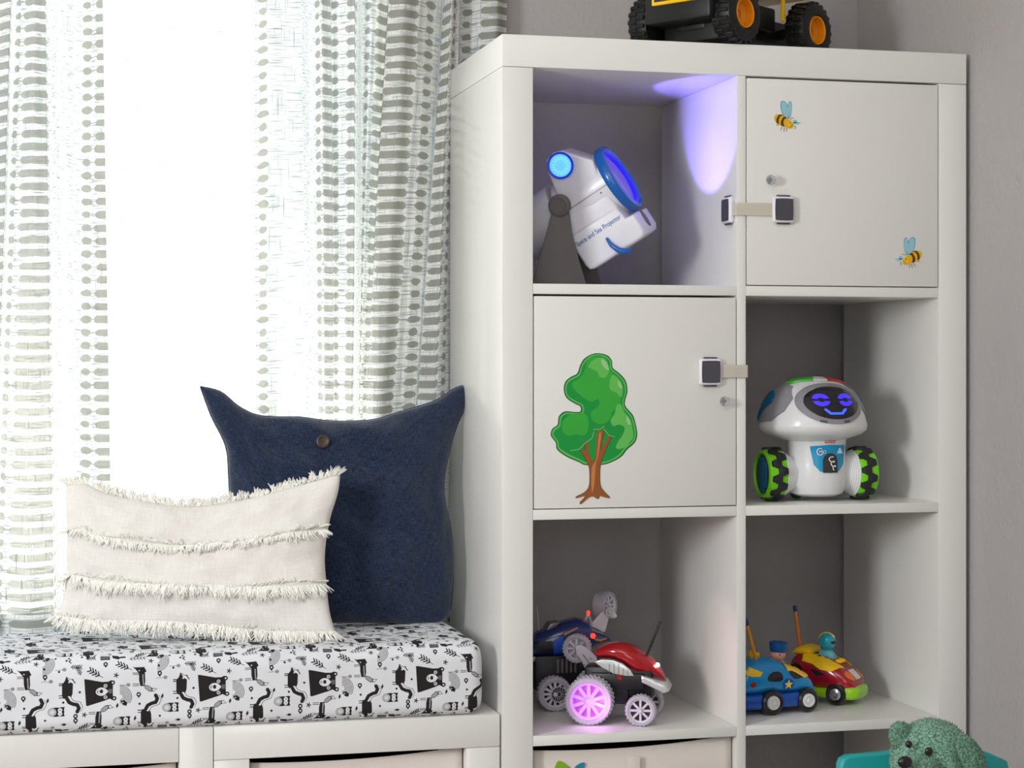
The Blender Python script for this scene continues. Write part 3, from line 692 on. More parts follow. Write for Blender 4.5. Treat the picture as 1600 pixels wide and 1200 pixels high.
# ------------------------------------------------------------------ stickers (flat prints, laid in thin layers)
def sk(P, scale, ox, oy, py=0):  # crop px -> world x,z on door plane
    return [((lambda q: (q.x, q.z))(at(ox+x/scale, oy+y/scale, -.001))) for x, y in P]
def layer(name, P, m, parent, k, smooth=5):
    P = smoothpoly(P, smooth) if smooth else P
    return B().prism(P, -.0007-.00012*k-.0001, -.0005-.00012*(k-1) if k else -.0005).out(name, m, parent, smooth=0)
ts = thing('tree_sticker', 'green leafy tree wall sticker on the lower left door', 'sticker')
S5 = lambda P: sk(P, 4.616, 850, 540)
layer('crown_outline', S5([(345, 62), (400, 55), (460, 72), (490, 110), (497, 160), (545, 200), (590, 255), (602, 330), (585, 400), (590, 440), (640, 500), (660, 560), (673, 640), (655, 700), (600, 750), (560, 800), (490, 840), (420, 860), (300, 862), (250, 840), (160, 800), (95, 750), (85, 700), (50, 650), (60, 600), (98, 570), (108, 510), (150, 475), (215, 478), (262, 475), (262, 440), (225, 420), (165, 380), (143, 320), (155, 260), (195, 225), (240, 200), (262, 140), (290, 95)]), mat('dark_green_ink', (14, 98, 52), .5), ts, 0)
layer('crown', S5([(345, 70), (400, 62), (455, 80), (483, 112), (490, 165), (538, 207), (582, 260), (593, 330), (576, 400), (582, 445), (632, 505), (652, 562), (664, 640), (646, 695), (592, 742), (552, 792), (488, 831), (420, 852), (300, 854), (255, 832), (165, 792), (103, 745), (93, 697), (59, 648), (68, 604), (106, 574), (116, 515), (155, 484), (215, 486), (272, 480), (272, 436), (228, 411), (172, 374), (152, 320), (163, 265), (200, 233), (248, 206), (270, 145), (297, 102)]), mat('light_green_ink', (94, 190, 84), .5), ts, 1)
layer('crown', S5([(345, 80), (400, 72), (450, 90), (473, 115), (481, 170), (528, 213), (572, 266), (583, 330), (566, 400), (572, 450), (622, 510), (642, 565), (654, 640), (636, 690), (584, 732), (544, 782), (484, 821), (420, 840), (310, 842), (260, 820), (175, 780), (113, 738), (103, 692), (70, 645), (80, 612), (116, 582), (126, 522), (160, 494), (220, 494), (282, 486), (282, 430), (234, 402), (180, 368), (162, 320), (172, 272), (208, 243), (256, 214), (278, 152), (305, 110)]), mat('mid_green_ink', (10, 148, 58), .5), ts, 2)
G3 = mat('leaf_green_ink', (52, 168, 56), .5); G4 = mat('pale_green_ink', (98, 188, 84), .5); G5 = mat('paler_green_ink', (150, 206, 140), .5)
layer('leaf_patch', S5([(320, 95), (400, 80), (455, 100), (470, 170), (520, 220), (560, 270), (570, 330), (555, 390), (540, 430), (490, 480), (480, 520), (440, 560), (380, 560), (345, 530), (340, 480), (395, 430), (390, 385), (340, 405), (290, 380), (220, 320), (205, 270), (250, 240), (290, 190)]), G3, ts, 3)
layer('leaf_patch', S5([(140, 540), (200, 495), (290, 490), (320, 540), (318, 600), (290, 645), (230, 640), (180, 650), (138, 625), (130, 580)]), G3, ts, 3)
layer('leaf_patch', S5([(320, 150), (360, 100), (420, 88), (455, 120), (470, 180), (440, 230), (400, 225), (385, 190), (350, 170)]), G4, ts, 4)
layer('leaf_patch', S5([(490, 215), (530, 230), (565, 290), (565, 350), (550, 370), (520, 340), (480, 320), (472, 280)]), G4, ts, 4)
layer('leaf_patch', S5([(520, 440), (550, 420), (580, 480), (620, 530), (645, 640), (625, 690), (570, 740), (520, 740), (535, 690), (570, 640), (580, 590), (540, 570), (500, 580), (480, 540), (510, 490)]), G4, ts, 4)
for P in ([(415, 95), (450, 120), (468, 175), (440, 165), (415, 130)], [(535, 250), (560, 285), (562, 310), (535, 290)], [(595, 510), (620, 540), (628, 570), (600, 560)]): layer('leaf_highlight', S5(P), G5, ts, 5)
BK = mat('bark_ink', (150, 86, 40), .5); BK2 = mat('bark_highlight_ink', (196, 128, 72), .5); BK3 = mat('bark_outline_ink', (84, 42, 22), .5)
trunk = [(262, 755), (290, 755), (302, 690), (320, 700), (322, 770), (360, 840), (372, 740), (385, 625), (428, 615), (415, 700), (408, 760), (460, 655), (480, 665), (440, 760), (408, 850), (400, 930), (405, 1010), (430, 1050), (475, 1100), (420, 1090), (400, 1085), (385, 1107), (355, 1088), (320, 1100), (270, 1142), (262, 1130), (300, 1085), (240, 1100), (235, 1088), (290, 1060), (325, 1020), (332, 940), (325, 870), (290, 800)]
layer('trunk', S5([(x+(4 if x > 360 else -4), y) for x, y in trunk]), BK3, ts, 4, 3); layer('trunk', S5(trunk), BK, ts, 5, 3)
layer('trunk_highlight', S5([(395, 640), (412, 640), (392, 780), (372, 860), (362, 1000), (345, 1060), (340, 950), (345, 880), (380, 800)]), BK2, ts, 6, 3)
for P in ([(190, 757), (250, 750), (300, 700), (345, 670), (360, 625)], [(355, 605), (400, 605), (435, 582)], [(430, 600), (455, 630), (470, 650), (510, 658)]):
    pts = [Vector(v) for v in S5(P)]; b = B(); b.tube([(v.x, -.0016, v.y) for v in pts], .0005, 5); b.out('leaf_line', G5, ts)

YEL = mat('bee_yellow_ink', (226, 178, 30), .5); BRN = mat('bee_brown_ink', (92, 48, 10), .5); BLU = mat('wing_blue_ink', (150, 200, 212), .5); BLD = mat('wing_outline_ink', (74, 148, 178), .5); LEG = mat('bee_leg_ink', (120, 90, 74), .5)
def bee(ox, oy, label, mir=False):
    t = thing('bee_sticker', label, 'sticker'); s_ = 15
    F = (lambda P: sk([(1050-x-0, y) for x, y in P], s_, ox, oy)) if mir else (lambda P: sk(P, s_, ox, oy))
    w1 = [(620, 690), (500, 590), (450, 430), (450, 300), (510, 265), (570, 300), (620, 400), (640, 550)]; w2 = [(640, 680), (615, 540), (610, 400), (640, 290), (680, 280), (710, 330), (710, 450), (690, 600)]
    for w_ in (w1, w2):
        cx, cy = sum(p[0] for p in w_)/8, sum(p[1] for p in w_)/8
        layer('wing', F(w_), BLD, t, 0); layer('wing', F([(cx+(x-cx)*.84, cy+(y-cy)*.9) for x, y in w_]), BLU, t, 1)
    for w_ in ([(730, 740), (790, 700), (830, 740), (820, 780), (760, 780)], [(740, 770), (830, 760), (920, 770), (860, 820), (790, 810)]): layer('wing', F(w_), BLU, t, 0)
    layer('body', F([(300, 640), (330, 590), (400, 578), (480, 590), (560, 640), (640, 700), (700, 740), (745, 800), (740, 880), (690, 915), (620, 910), (560, 880), (480, 850), (400, 825), (330, 760), (300, 700)]), YEL, t, 2)
    for P in ([(400, 600), (440, 585), (500, 595), (430, 640), (400, 720), (400, 800), (350, 770), (350, 680)], [(510, 640), (560, 640), (590, 665), (530, 700), (510, 790), (530, 860), (460, 840), (450, 750), (480, 690)]): layer('stripe', F(P), BRN, t, 3)
    layer('head', F(circ(680, 820, 72, 76)), mat('bee_head_ink', (236, 196, 44), .5), t, 3, 0)
    for x in ((668, 785), (712, 832)): layer('eye', F(circ(x[0], x[1], 14, 16, 10)), BRN, t, 4, 0)
    for P in ([(470, 870), (470, 910), (440, 945)], [(525, 880), (535, 930), (515, 980)], [(575, 900), (590, 940), (575, 980)], [(770, 850), (795, 880), (780, 920)], [(670, 700), (700, 668), (750, 665)], [(370, 800), (375, 840), (350, 830)]):
        b = B(); b.tube([(x, -.0009, z) for x, z in F(P)], .0005, 5); b.out('leg', LEG, t)
    pts = F([(650, 860), (680, 875), (715, 862)]); b = B(); b.tube([(x, -.0014, z) for x, z in pts], .0004, 5); b.out('mouth', BRN, t)
bee(1190, 140, 'striped bee sticker near the top of the upper right door')
bee(1390, 353, 'striped bee sticker low in the right corner of the upper right door', True)

# ------------------------------------------------------------------ space and sea projector
def colmat(x, y, z, o):
    return Matrix.Translation(Vector(o)) @ Matrix((Vector(x), Vector(y), Vector(z))).transposed().to_4x4()
WP = mat('white_toy_plastic', (226, 224, 232), .28, coat=.2); GP = mat('grey_toy_plastic', (104, 98, 96), .5); BP = mat('blue_toy_plastic', (10, 92, 176), .3, coat=.3)
Lc = at(970, 277, .115); bz = 1.1055
base = Vector((at(890, 400, .14).x, .14, bz))
pj = thing('toy_projector', 'white telescope-shaped night light projector with blue lens ring', 'projector', base)
a_ = (RT*.794+Vector((0, 0, .510))-FW*.33).normalized(); U_ = (RT*-.54+Vector((0, 0, .84))).normalized(); N_ = U_.cross(a_)
if N_.dot(FW) > 0: N_ = -N_
Lo = Lc-base
MZ = colmat(N_, U_, a_, Lo)            # z along the barrel
MP = colmat(a_, -N_, U_, Lo)           # x along the barrel, -y to the viewer side, z up
b = B(); b.lathe([(0, -.112), (.040, -.112), (.050, -.106), (.0535, -.095), (.0555, -.05), (.0555, -.012), (0, -.012)], 48, MZ)
b.box(-.114, -.018, -.0535, .045, -.100, .0, .010, 4, MP)
b.prism([(-.105, -.103), (-.014, -.103), (-.006, -.101), (-.0015, -.093), (-.0015, -.0635), (-.017, -.0615), (-.019, -.038), (-.112, -.036), (-.116, -.045), (-.116, -.092), (-.113, -.100)], -.0572, .046, MP, .006, 4)
b.prism([(-.085, .070), (-.099, .0), (-.02, .0), (-.012, .046), (-.046, .086), (-.06, .091), (-.076, .087)], -.052, .012, MP, .004, 3)
body = b.out('body', WP, pj)
b = B(); b.lathe([(0, -.205), (.036, -.205), (.044, -.198), (.047, -.18), (.049, -.112), (0, -.112)], 40, MZ @ Matrix.Translation((0, .008, 0))); b.out('rear_body', WP, pj)
b = B(); b.lathe([(.0475, -.0125), (.0580, -.0125), (.0600, -.010), (.0600, .000), (.058, .0030), (.0525, .0045), (.0485, .001)], 56, MZ, closed=True); b.out('lens_ring', BP, pj)
LENS = mat('violet_lit_lens', (96, 84, 176), .15, emit=.42, ec=(118, 100, 205), var=.25, vscale=60); LEDG = mat('blue_lit_rim', (50, 30, 255), .2, emit=.8)
b = B(); b.lathe([(0, -.001), (.030, -.0025), (.0475, -.006), (.0475, -.010), (0, -.010)], 48, MZ); ln = b.out('lens', LENS, pj)
b = B(); b.lathe([(.0455, -.004), (.0485, -.004), (.0485, .0005), (.0455, .0005)], 56, MZ, closed=True); b.out('lens_edge', LEDG, ln)
# side light
sl = MP @ Vector((-.0600, -.053, .0670)); Ms = colmat(a_, U_, N_, sl)
b = B(); b.lathe([(.0185, 0), (.0215, 0), (.022, .003), (.0205, .0045), (.0185, .004)], 36, Ms, closed=True); sr = b.out('side_light_ring', mat('deep_blue_ring', (14, 48, 190), .3, emit=.5), pj)
b = B(); b.lathe([(0, .0035), (.010, .0032), (.0185, .0015), (.0185, -.001), (0, -.001)], 32, Ms); b.out('side_light', mat('cyan_lit_lens', (110, 196, 255), .3, emit=.75, ec=(100, 190, 255)), pj)
b = B()
for k in range(18):
    t = 2*PI*k/18; c_, s_ = math.cos(t), math.sin(t); b.rod(Ms @ Vector((c_*.009, s_*.009, .0034)), Ms @ Vector((c_*.0155, s_*.0155, .0026)), .0007, 6)
b.out('lens_rib', mat('pale_cyan_lit', (150, 225, 255), .3, emit=.7), sr)
# pivot, legs
pv = MP @ Vector((-.096, -.0575, .014)); Mv = colmat(a_, U_, N_, pv)
b = B(); b.lathe([(0, .010), (.012, .0102), (.0135, .0115), (.0165, .0105), (.0178, .008), (.0178, -.003), (0, -.003)], 36, Mv); b.out('pivot_knob', GP, pj)
ML = colmat(RT, FW, (0, 0, 1), (pv.x, pv.y, 0)-N_.xyz*.0 if False else Vector((pv.x, pv.y, 0)))
h0 = pv.z
outl = [(-.012, h0+.004), (.014, h0+.004), (.0155, h0-.012), (.020, h0-.045), (.031, h0-.09), (.043, .002), (.043, 0), (-.047, 0), (-.046, .004), (-.034, h0-.085), (-.022, h0-.045), (-.0145, h0-.014)]
b = B(); b.prism(outl, -.003, .004, ML, .0015, 2); b.out('leg', GP, pj)
far = MP @ Vector((-.096, .058, .014)); ML2 = colmat(RT, FW, (0, 0, 1), Vector((far.x, far.y, 0)))
b = B(); b.prism([(x, z) for x, z in outl], -.004, .003, ML2, .0015, 2); b.out('leg', GP, pj)
b = B(); q0 = ML @ Vector((0, .004, 0)); q1 = ML2 @ Vector((0, -.004, 0)); d_ = (q1-q0); L_ = d_.length; d_.normalize()
b.box(-.040, .040, 0, L_, 0, .006, .001, 2, colmat(d_.cross(Vector((0, 0, 1))), d_, (0, 0, 1), q0)); b.out('stand_base', GP, pj)
b = B(); pts = [MP @ Vector(p) for p in [(-.060, -.0590, -.072), (-.0585, -.0625, -.086), (-.052, -.064, -.100), (-.043, -.0605, -.108), (-.036, -.0575, -.109)]]
b.tube(pts, [.0022, .0036, .0048, .0046, .003], 10); b.out('lever', BP, pj)
b = B(); b.lathe([(0, 0), (.014, 0), (.0155, .0012), (.0145, .0022), (.012, .0016), (0, .0014)], 28, colmat(-N_, U_, a_, MP @ Vector((-.0020, -.005, -.078))) @ Matrix.Diagonal((.52, 1, 1, 1))); b.out('switch', GP, pj)
BT = mat('blue_printed_letters', (22, 104, 170), .4)
text('Space and Sea Projector', .0112, BT, 'lettering', pj, colmat(a_, U_, N_, MP @ Vector((-.0655, -.0576, -.0545))) @ Matrix.Diagonal((.80, 1, 1, 1)))
b = B(); b.tube([MP @ Vector((-.012-.1*k/10, -.0556, .0)) for k in range(11)], .0005, 5); b.out('seam', GP, pj)
b = B(); b.ell(MP @ Vector((-.028, -.0555, -.006)), .0014, .0014, .0014, u=10, v=8); b.ell(MP @ Vector((-.14, -.049, -.022)), .0016, .0016, .0016, u=10, v=8); b.out('screw', GP, pj)
sp = bpy.data.lights.new('projector_beam', 'SPOT'); sp.energy = 2.8; sp.color = (.2, .15, 1); sp.spot_size = math.radians(84); sp.spot_blend = .2; sp.shadow_soft_size = .003
so = bpy.data.objects.new('projector_beam', sp); C.objects.link(so); so.location = Lc+a_*.012; so.rotation_euler = (Vector((.385, .115, 1.375))-so.location).to_track_quat('-Z', 'Y').to_euler()

# ------------------------------------------------------------------ smiling robot
RW = mat('robot_white', (226, 226, 226), .35, coat=.15); RG = mat('robot_grey', (142, 140, 146), .45); RL = mat('lime_plastic', (120, 216, 24), .35); RB = mat('black_rubber', (34, 32, 36), .6)
TEAL = mat('teal_plastic', (0, 98, 140), .35); SCR = mat('black_screen', (18, 14, 22), .15, coat=.5)
rloc = Vector((at(1275, 700, .088).x, .088, .7545)); rb = thing('toy_robot', 'white wheeled toy robot with smiling screen face and lime wheels', 'toy robot', rloc)
b = B(); b.lathe([(0, .204), (.022, .2025), (.045, .196), (.064, .183), (.077, .165), (.0855, .143), (.0895, .126), (.0885, .118), (.080, .1105), (.064, .105), (.050, .100), (0, .100)], 56, Matrix.Translation((-.006, 0, 0)))
ht = bvh_of(b); hd = b.out('head', RW, rb, 50)
def rdec(P, m, nm, off, par=hd, tree=ht, d=(0, 1, 0), **k): return decal(tree, P, m, nm, par, off, d, cuts=3, **k)
fx, fz = -.003, .1610
rdec(circ(fx, fz, .0605, .0350, 48, -.03), RW, 'face_frame', .0012)
rdec(circ(fx, fz-.0005, .0570, .0325, 48, -.03), RG, 'face_frame', .0022)
rdec(circ(fx+.001, fz+.0005, .0465, .0255, 48, -.03), SCR, 'screen', .0030)
BE = mat('blue_lit_pixels', (60, 44, 230), .3, emit=.9, ec=(62, 46, 235)); BE2 = mat('light_blue_lit_pixels', (60, 90, 250), .3, emit=.9, ec=(56, 96, 240))
def arcpoly(cx, cz, r0x, r0z, r1x, r1z, a0, a1, n=12):
    P = [(cx+r1x*math.cos(a0+(a1-a0)*k/n), cz+r1z*math.sin(a0+(a1-a0)*k/n)) for k in range(n+1)]
    return P+[(cx+r0x*math.cos(a1+(a0-a1)*k/n), cz+r0z*math.sin(a1+(a0-a1)*k/n)) for k in range(n+1)]
for ex_, sg in ((-.0205, -1), (.0205, 1)):
    rdec(arcpoly(fx+ex_, fz+.0055, .0050, .0022, .0132, .0090, .15, PI-.1), BE, 'eye', .0038, skirt=0)
    rdec(arcpoly(fx+ex_+.001, fz+.004, .0050, .0022, .0132, .0088, PI+.1, 2*PI-.1), BE, 'eye', .0038, skirt=0)
rdec([(fx-.0195+.002, fz-.0085), (fx-.0145, fz-.0085), (fx-.0075, fz-.0145), (fx+.0100, fz-.0145), (fx+.0160, fz-.0085), (fx+.0205, fz-.0085), (fx+.0205, fz-.0105), (fx+.0125, fz-.0180), (fx-.0095, fz-.0180), (fx-.0180, fz-.0110)], BE2, 'mouth', .0038, skirt=0)
for q in (-.026, .014): rdec([(fx+q, fz-.0285+abs(q)*.12), (fx+q+.011, fz-.0285+abs(q)*.12-(.002 if q < 0 else -.0002)), (fx+q+.011, fz-.0320+abs(q)*.1-(.002 if q < 0 else 0)), (fx+q, fz-.0320+abs(q)*.1)], mat('dark_grey_plastic', (86, 84, 90), .4), 'vent', .0028)
# side shells, cast from the left and right
for sg in (-1, 1):
    mp = lambda x, z, sg=sg: Vector((sg*1.0, x, z))
    rdec([(-.050, .168), (-.030, .188), (.010, .195), (.045, .182), (.060, .150), (.050, .135), (.012, .129), (-.028, .133), (-.046, .148)], RG, 'side_shell', .0022, d=(-sg, 0, 0), mapf=mp)
    rdec(smoothpoly([(-.012, .172), (.004, .180), (.020, .170), (.030, .145), (.028, .135), (.014, .134), (.004, .150), (-.014, .160)], 4), TEAL, 'side_lamp', .0046, d=(-sg, 0, 0), mapf=mp, skirt=.003)
mt = lambda x, y: Vector((x, y, 1.0))
def top(a0, a1, m, nm, off=.0035): rdec(arcpoly(-.004, .006, .040, .030, .056, .044, a0, a1, 10), m, nm, off, d=(0, 0, -1), mapf=mt, skirt=.003)
top(PI*1.12, PI*1.40, mat('green_lamp_plastic', (64, 176, 40), .35), 'green_button'); top(PI*1.405, PI*1.54, mat('light_grey_plastic', (196, 194, 198), .35), 'top_panel'); top(PI*1.545, PI*1.80, mat('red_lamp_plastic', (186, 52, 40), .35), 'red_button')
b = B(); b.lathe([(0, .008), (.032, .008), (.043, .012), (.0485, .022), (.0505, .040), (.049, .060), (.0475, .085), (.050, .1035), (0, .1035)], 48); bt_ = bvh_of(b); bd = b.out('body', RW, rb)
CY = mat('cyan_panel', (20, 152, 200), .3)
dv = lambda P, m, nm, off, **k: decal(bt_, P, m, nm, bd, off, (0, 1, 0), cuts=3, **k)
cx = .004
dv([(cx-.031, .0915), (cx, .094), (cx+.031, .0925), (cx+.027, .062), (cx+.017, .051), (cx, .0475), (cx-.017, .050), (cx-.026, .061)], CY, 'chest_panel', .0012)
dv([(cx-.0125, .048), (cx-.0125, .068), (cx-.010, .0755), (cx-.004, .0795), (cx+.004, .0795), (cx+.010, .0755), (cx+.0125, .068), (cx+.0125, .048)], mat('charcoal_button', (58, 52, 56), .4), 'chest_button', .0024)
WI = mat('white_ink', (240, 240, 240), .4)
b = B(); b.tube([(cx+.0045*math.cos(t*.9)*(1-.02*t)+.0004*t, -.0505-.001, .0735-.00105*t+.0022*math.sin(t*.9)) for t in [k*.5 for k in range(38)]], .0009, 5); b.out('spiral_mark', WI, bd)
b = B(); b.tube([(cx-.0175+.0055*math.cos(t), -.0492, .0825+.0055*math.sin(t)) for t in [1.0+k*.3 for k in range(17)]], .0009, 5); b.out('ring_mark', WI, bd)
text('MO', .0075, WI, 'letter_mark', bd, Matrix.Translation((cx-.0135, -.0505, .0820)) @ Matrix.Rotation(PI/2, 4, 'X') @ Matrix.Rotation(-.22, 4, 'Y'), .0006)
tri = [(cx+.0175+.0050*math.cos(PI/2+k*2*PI/3), -.0478, .0825+.0055*math.sin(PI/2+k*2*PI/3)) for k in range(4)]
b = B(); b.tube(tri, .0007, 5); b.ell((cx+.0175, -.0480, .0820), .0014, .001, .0020, u=8, v=6); b.out('triangle_mark', WI, bd)
dv([(cx-.009, .1015), (cx+.009, .1015), (cx+.009, .0965), (cx-.009, .0965)], mat('red_badge', (214, 60, 48), .4), 'badge', .001)
text('Fisher-Price', .0034, WI, 'badge_lettering', bd, Matrix.Translation((cx, -.0510, .0988)) @ Matrix.Rotation(PI/2, 4, 'X'), .0004)
def rwheel(sg):
    Mx = colmat((0, 1, 0), (0, 0, 1), (sg, 0, 0), (sg*.062, 0, .0445))
    b = B(); b.lathe([(0, 0), (.030, 0), (.038, .002), (.0405, .006), (.0405, .028), (.0385, .0335), (.0350, .035), (.0335, .030), (0, .030)], 48, Mx); w_ = b.out('wheel', RL, rb)
    b = B(); b.lathe([(0, .0335), (.018, .0335), (.0325, .0315), (.0325, .0295), (0, .0295)], 40, Mx); b.out('hub', mat('dark_hub', (74, 66, 68), .4), w_)
    b = B(); b.box(-.010, .010, -.028, .028, .0325, .0350, .001, 2, Mx); b.box(-.020, .004, -.022, .022, .0322, .0346, .001, 2, Mx); b.out('hub_mark', TEAL, w_)
    n = 120; b = B(); rings = []
    for k in range(n):
        t = 2*PI*k/n; ph = (k % 12)/12; w2 = .0050*max(-1, min(1, 2.2*math.sin(2*PI*ph)))
        xc = .0165+w2; hw = .0078; c_, s_ = math.cos(t), math.sin(t); R0, R1 = .0385, .0445
        rings.append([b.bm.verts.new(Mx @ Vector((r*c_, r*s_, x))) for r, x in ((R0, xc-hw-.001), (R1-.001, xc-hw), (R1, xc-hw+.0012), (R1, xc+hw-.0012), (R1-.001, xc+hw), (R0, xc+hw+.001))])
    for k in range(n):
        r0, r1 = rings[k], rings[(k+1) % n]
        for j in range(5): b.bm.faces.new((r0[j], r0[j+1], r1[j+1], r1[j]))
    b.out('tread', RB, w_)
    b = B(); pr = [(0, -.026)]
    for k in range(9): x = -.024+.025*k/8; r = .026+.0125*(k/8)**1.3; pr += [(r, x), (r-.00035, x+.0012)]
    pr.append((0, .002)); b.lathe(pr, 40, Mx); b.out('wheel_housing', RW, rb)
rwheel(-1); rwheel(1)
b = B(); b.ell((-.018, .040, .0115), .0115, .0115, .0115); b.out('caster', mat('green_caster', (30, 120, 40), .4), rb)

# ------------------------------------------------------------------ stunt cars
CLR = mat('clear_plastic', (238, 234, 244), .22, trans=.42, var=.02); FROST = mat('frosted_plastic', (236, 230, 238), .35, trans=.15, var=.02)
BLKP = mat('black_plastic', (26, 24, 28), .4); RED = mat('red_gloss', (166, 10, 22), .18, coat=.6, var=.02); CHR = mat('silver_panel', (214, 214, 214), .25, metal=.4); NAVY = mat('navy_gloss', (24, 44, 104), .25, coat=.5, var=.05)
def stunt_wheel(parent, cx, cz, y, r, hub, lit=None, spokes=10, wid=.030, name='wheel', axis=(0, -1, 0), up=(0, 0, 1)):
    ax = Vector(axis).normalized(); u_ = Vector(up); x_ = u_.cross(ax).normalized(); u_ = ax.cross(x_)
    M_ = colmat(x_, u_, ax, (cx, y, cz))
    b = B(); b.lathe([(r*.80, 0), (r*.93, 0), (r*.975, .002), (r*.975, wid-.002), (r*.93, wid), (r*.80, wid), (r*.78, wid-.002), (r*.78, .002)], 56, M_, closed=True)
    n = max(24, int(r*1000*.9))
    for k in range(n):
        t = 2*PI*k/n
        for q, o in ((.18, 0), (.55, .5), (.85, 0)):
            t2 = t+o*2*PI/n; b.box(-.0014, .0014, r*.96, r*1.015, wid*q-.0022, wid*q+.0022, 0, 1, M_ @ Matrix.Rotation(t2, 4, 'Z'))
    w_ = b.out(name, CLR, parent)
    b = B(); b.lathe([(0, wid-.006), (r*.16, wid-.003), (r*.16, wid-.001), (r*.10, wid+.001), (0, wid+.001)], 24, M_)
    b.lathe([(r*.66, wid-.004), (r*.78, wid-.001), (r*.79, wid-.004), (r*.70, wid-.009)], 48, M_, closed=True)
    for k in range(spokes):
        t = 2*PI*k/spokes; b.box(-r*.075, r*.075, r*.12, r*.70, wid-.0075, wid-.0035, .0006, 1, M_ @ Matrix.Rotation(t, 4, 'Z'))
    b.out('hub', hub, w_)
    b = B(); b.lathe([(0, wid-.013), (r*.72, wid-.013), (r*.72, wid-.016), (0, wid-.016)], 40, M_); b.out('hub_back', lit or mat('smoke_disc', (88, 80, 88), .4), w_)
    return w_
PINK = mat('magenta_lit_hub', (226, 196, 244), .4, trans=.2, emit=.16, ec=(225, 90, 255)); PINKB = mat('magenta_glow', (226, 150, 236), .4, emit=.16, ec=(240, 80, 255))
rs0 = at(922.6, 1092, .083); rc = thing('stunt_car', 'red remote control stunt car with clear wheels, one glowing pink', 'toy car', (rs0.x, .083+.0, .4035), -.42)
k_ = 1/(5.583*955)
def RC(x, y): return ((x-545)*k_, (1120-y)/(5.583*974))
rpoly = lambda P: [RC(*p) for p in P]
yc = .038      # the car's middle line
b = B(); st = []
topc = [(560, 515), (600, 482), (650, 458), (700, 441), (760, 432), (820, 434), (880, 450), (940, 482), (1010, 528), (1070, 578), (1120, 640), (1160, 710), (1174, 745)]
def botc(x): return np.interp(x, [555, 580, 700, 790, 850, 920, 990, 1080, 1174], [525, 580, 572, 600, 640, 705, 700, 722, 765])
for x, y in topc:
    X, zt = RC(x, y); zb = RC(x, botc(x))[1]; tt = (x-560)/614; hw = .031*(math.sin(PI*min(1, .12+tt*.86)))**.55
    st.append((X, zb, zt, max(hw, .006)))
b.loft(st, 32, 2.3, Matrix.Translation((0, yc, 0))); rt = bvh_of(b); rbod = b.out('shell', RED, rc)
dr = lambda P, m, nm, off, **k: decal(rt, rpoly(P), m, nm, rbod, off, (0, 1, 0), cuts=3, **k)
b = B(); b.prism(rpoly([(572, 590), (640, 566), (740, 572), (820, 600), (880, 645), (918, 706), (840, 706), (740, 690), (690, 665), (640, 640)]), yc-.034, yc-.026, None, .002, 2); sp_ = b.out('side_panel', CHR, rc)
b = B()
for q in (705, 745, 785, 825, 865): x0, z0 = RC(q, 690); b.box(x0-.0004, x0+.0004, yc-.0345, yc-.033, RC(q, 698)[1], RC(q, 600 if q < 790 else 640)[1])
b.out('panel_line', GP, sp_)
b = B(); b.prism(rpoly([(975, 695), (1080, 738), (1175, 768), (1215, 830), (1170, 850), (1090, 812), (980, 760)]), yc-.034, yc+.034, None, .003, 3); b.out('front_bumper', CHR, rc)
b = B(); b.box(-.012, .098, yc-.022, yc+.022, RC(0, 900)[1], RC(0, 640)[1], .004); b.box(.02, .06, yc-.028, yc+.028, RC(0, 960)[1], RC(0, 720)[1], .003); b.box(.0, .086, yc-.030, yc-.020, RC(0, 830)[1], RC(0, 690)[1], .002)
b.cyl((0, yc-.034, .038), (0, yc+.034, .038), .005); b.cyl((.082, yc-.034, .024), (.082, yc+.034, .024), .004); b.box(.070, .094, yc-.016, yc+.016, .018, .06, .002); b.out('chassis', BLKP, rc)
b = B(); q0 = RC(1010, 535); q1 = RC(1130, 240); b.rod((q0[0], yc-.01, q0[1]-.004), (q1[0], yc-.01, q1[1]), .0023); b.out('antenna', BLKP, rc)
b = B(); q0 = RC(1104, 622); b.ell((q0[0]+.001, yc-.016, q0[1]+.001), .0034, .0034, .0034); b.out('headlight', mat('white_led', (255, 255, 255), .3, emit=14), rc)
b = B(); q0 = RC(790, 715); b.box(q0[0]-.003, q0[0]+.003, yc-.031, yc-.028, q0[1]-.005, q0[1]+.005); b.out('red_tab', RED, rc)
stunt_wheel(rc, 0, .0385, yc-.030, .0385, PINK, PINKB, 10, .034); stunt_wheel(rc, .082, .0245, yc-.034, .0245, FROST, None, 8, .022)
stunt_wheel(rc, .086, .0245, yc+.050, .0245, FROST, None, 8, .022); stunt_wheel(rc, 0, .0385, yc+.062, .0385, FROST, None, 10, .034)
pl = bpy.data.lights.new('hub_led', 'POINT'); pl.energy = .05; pl.color = (.85, .25, 1); pl.shadow_soft_size = .004; po = bpy.data.objects.new('hub_led', pl); C.objects.link(po); po.location = rs0+Vector((.0, -.045, -.004))
pl = bpy.data.lights.new('head_led', 'SPOT'); pl.energy = .12; pl.color = (1, .62, .6); pl.spot_size = 1.4; pl.shadow_soft_size = .002; po = bpy.data.objects.new('head_led', pl); C.objects.link(po)
po.location = at(1031, 1042, .03)+Vector((0, -.004, 0)); po.rotation_euler = Vector((1, .25, .02)).to_track_quat('-Z', 'Y').to_euler()

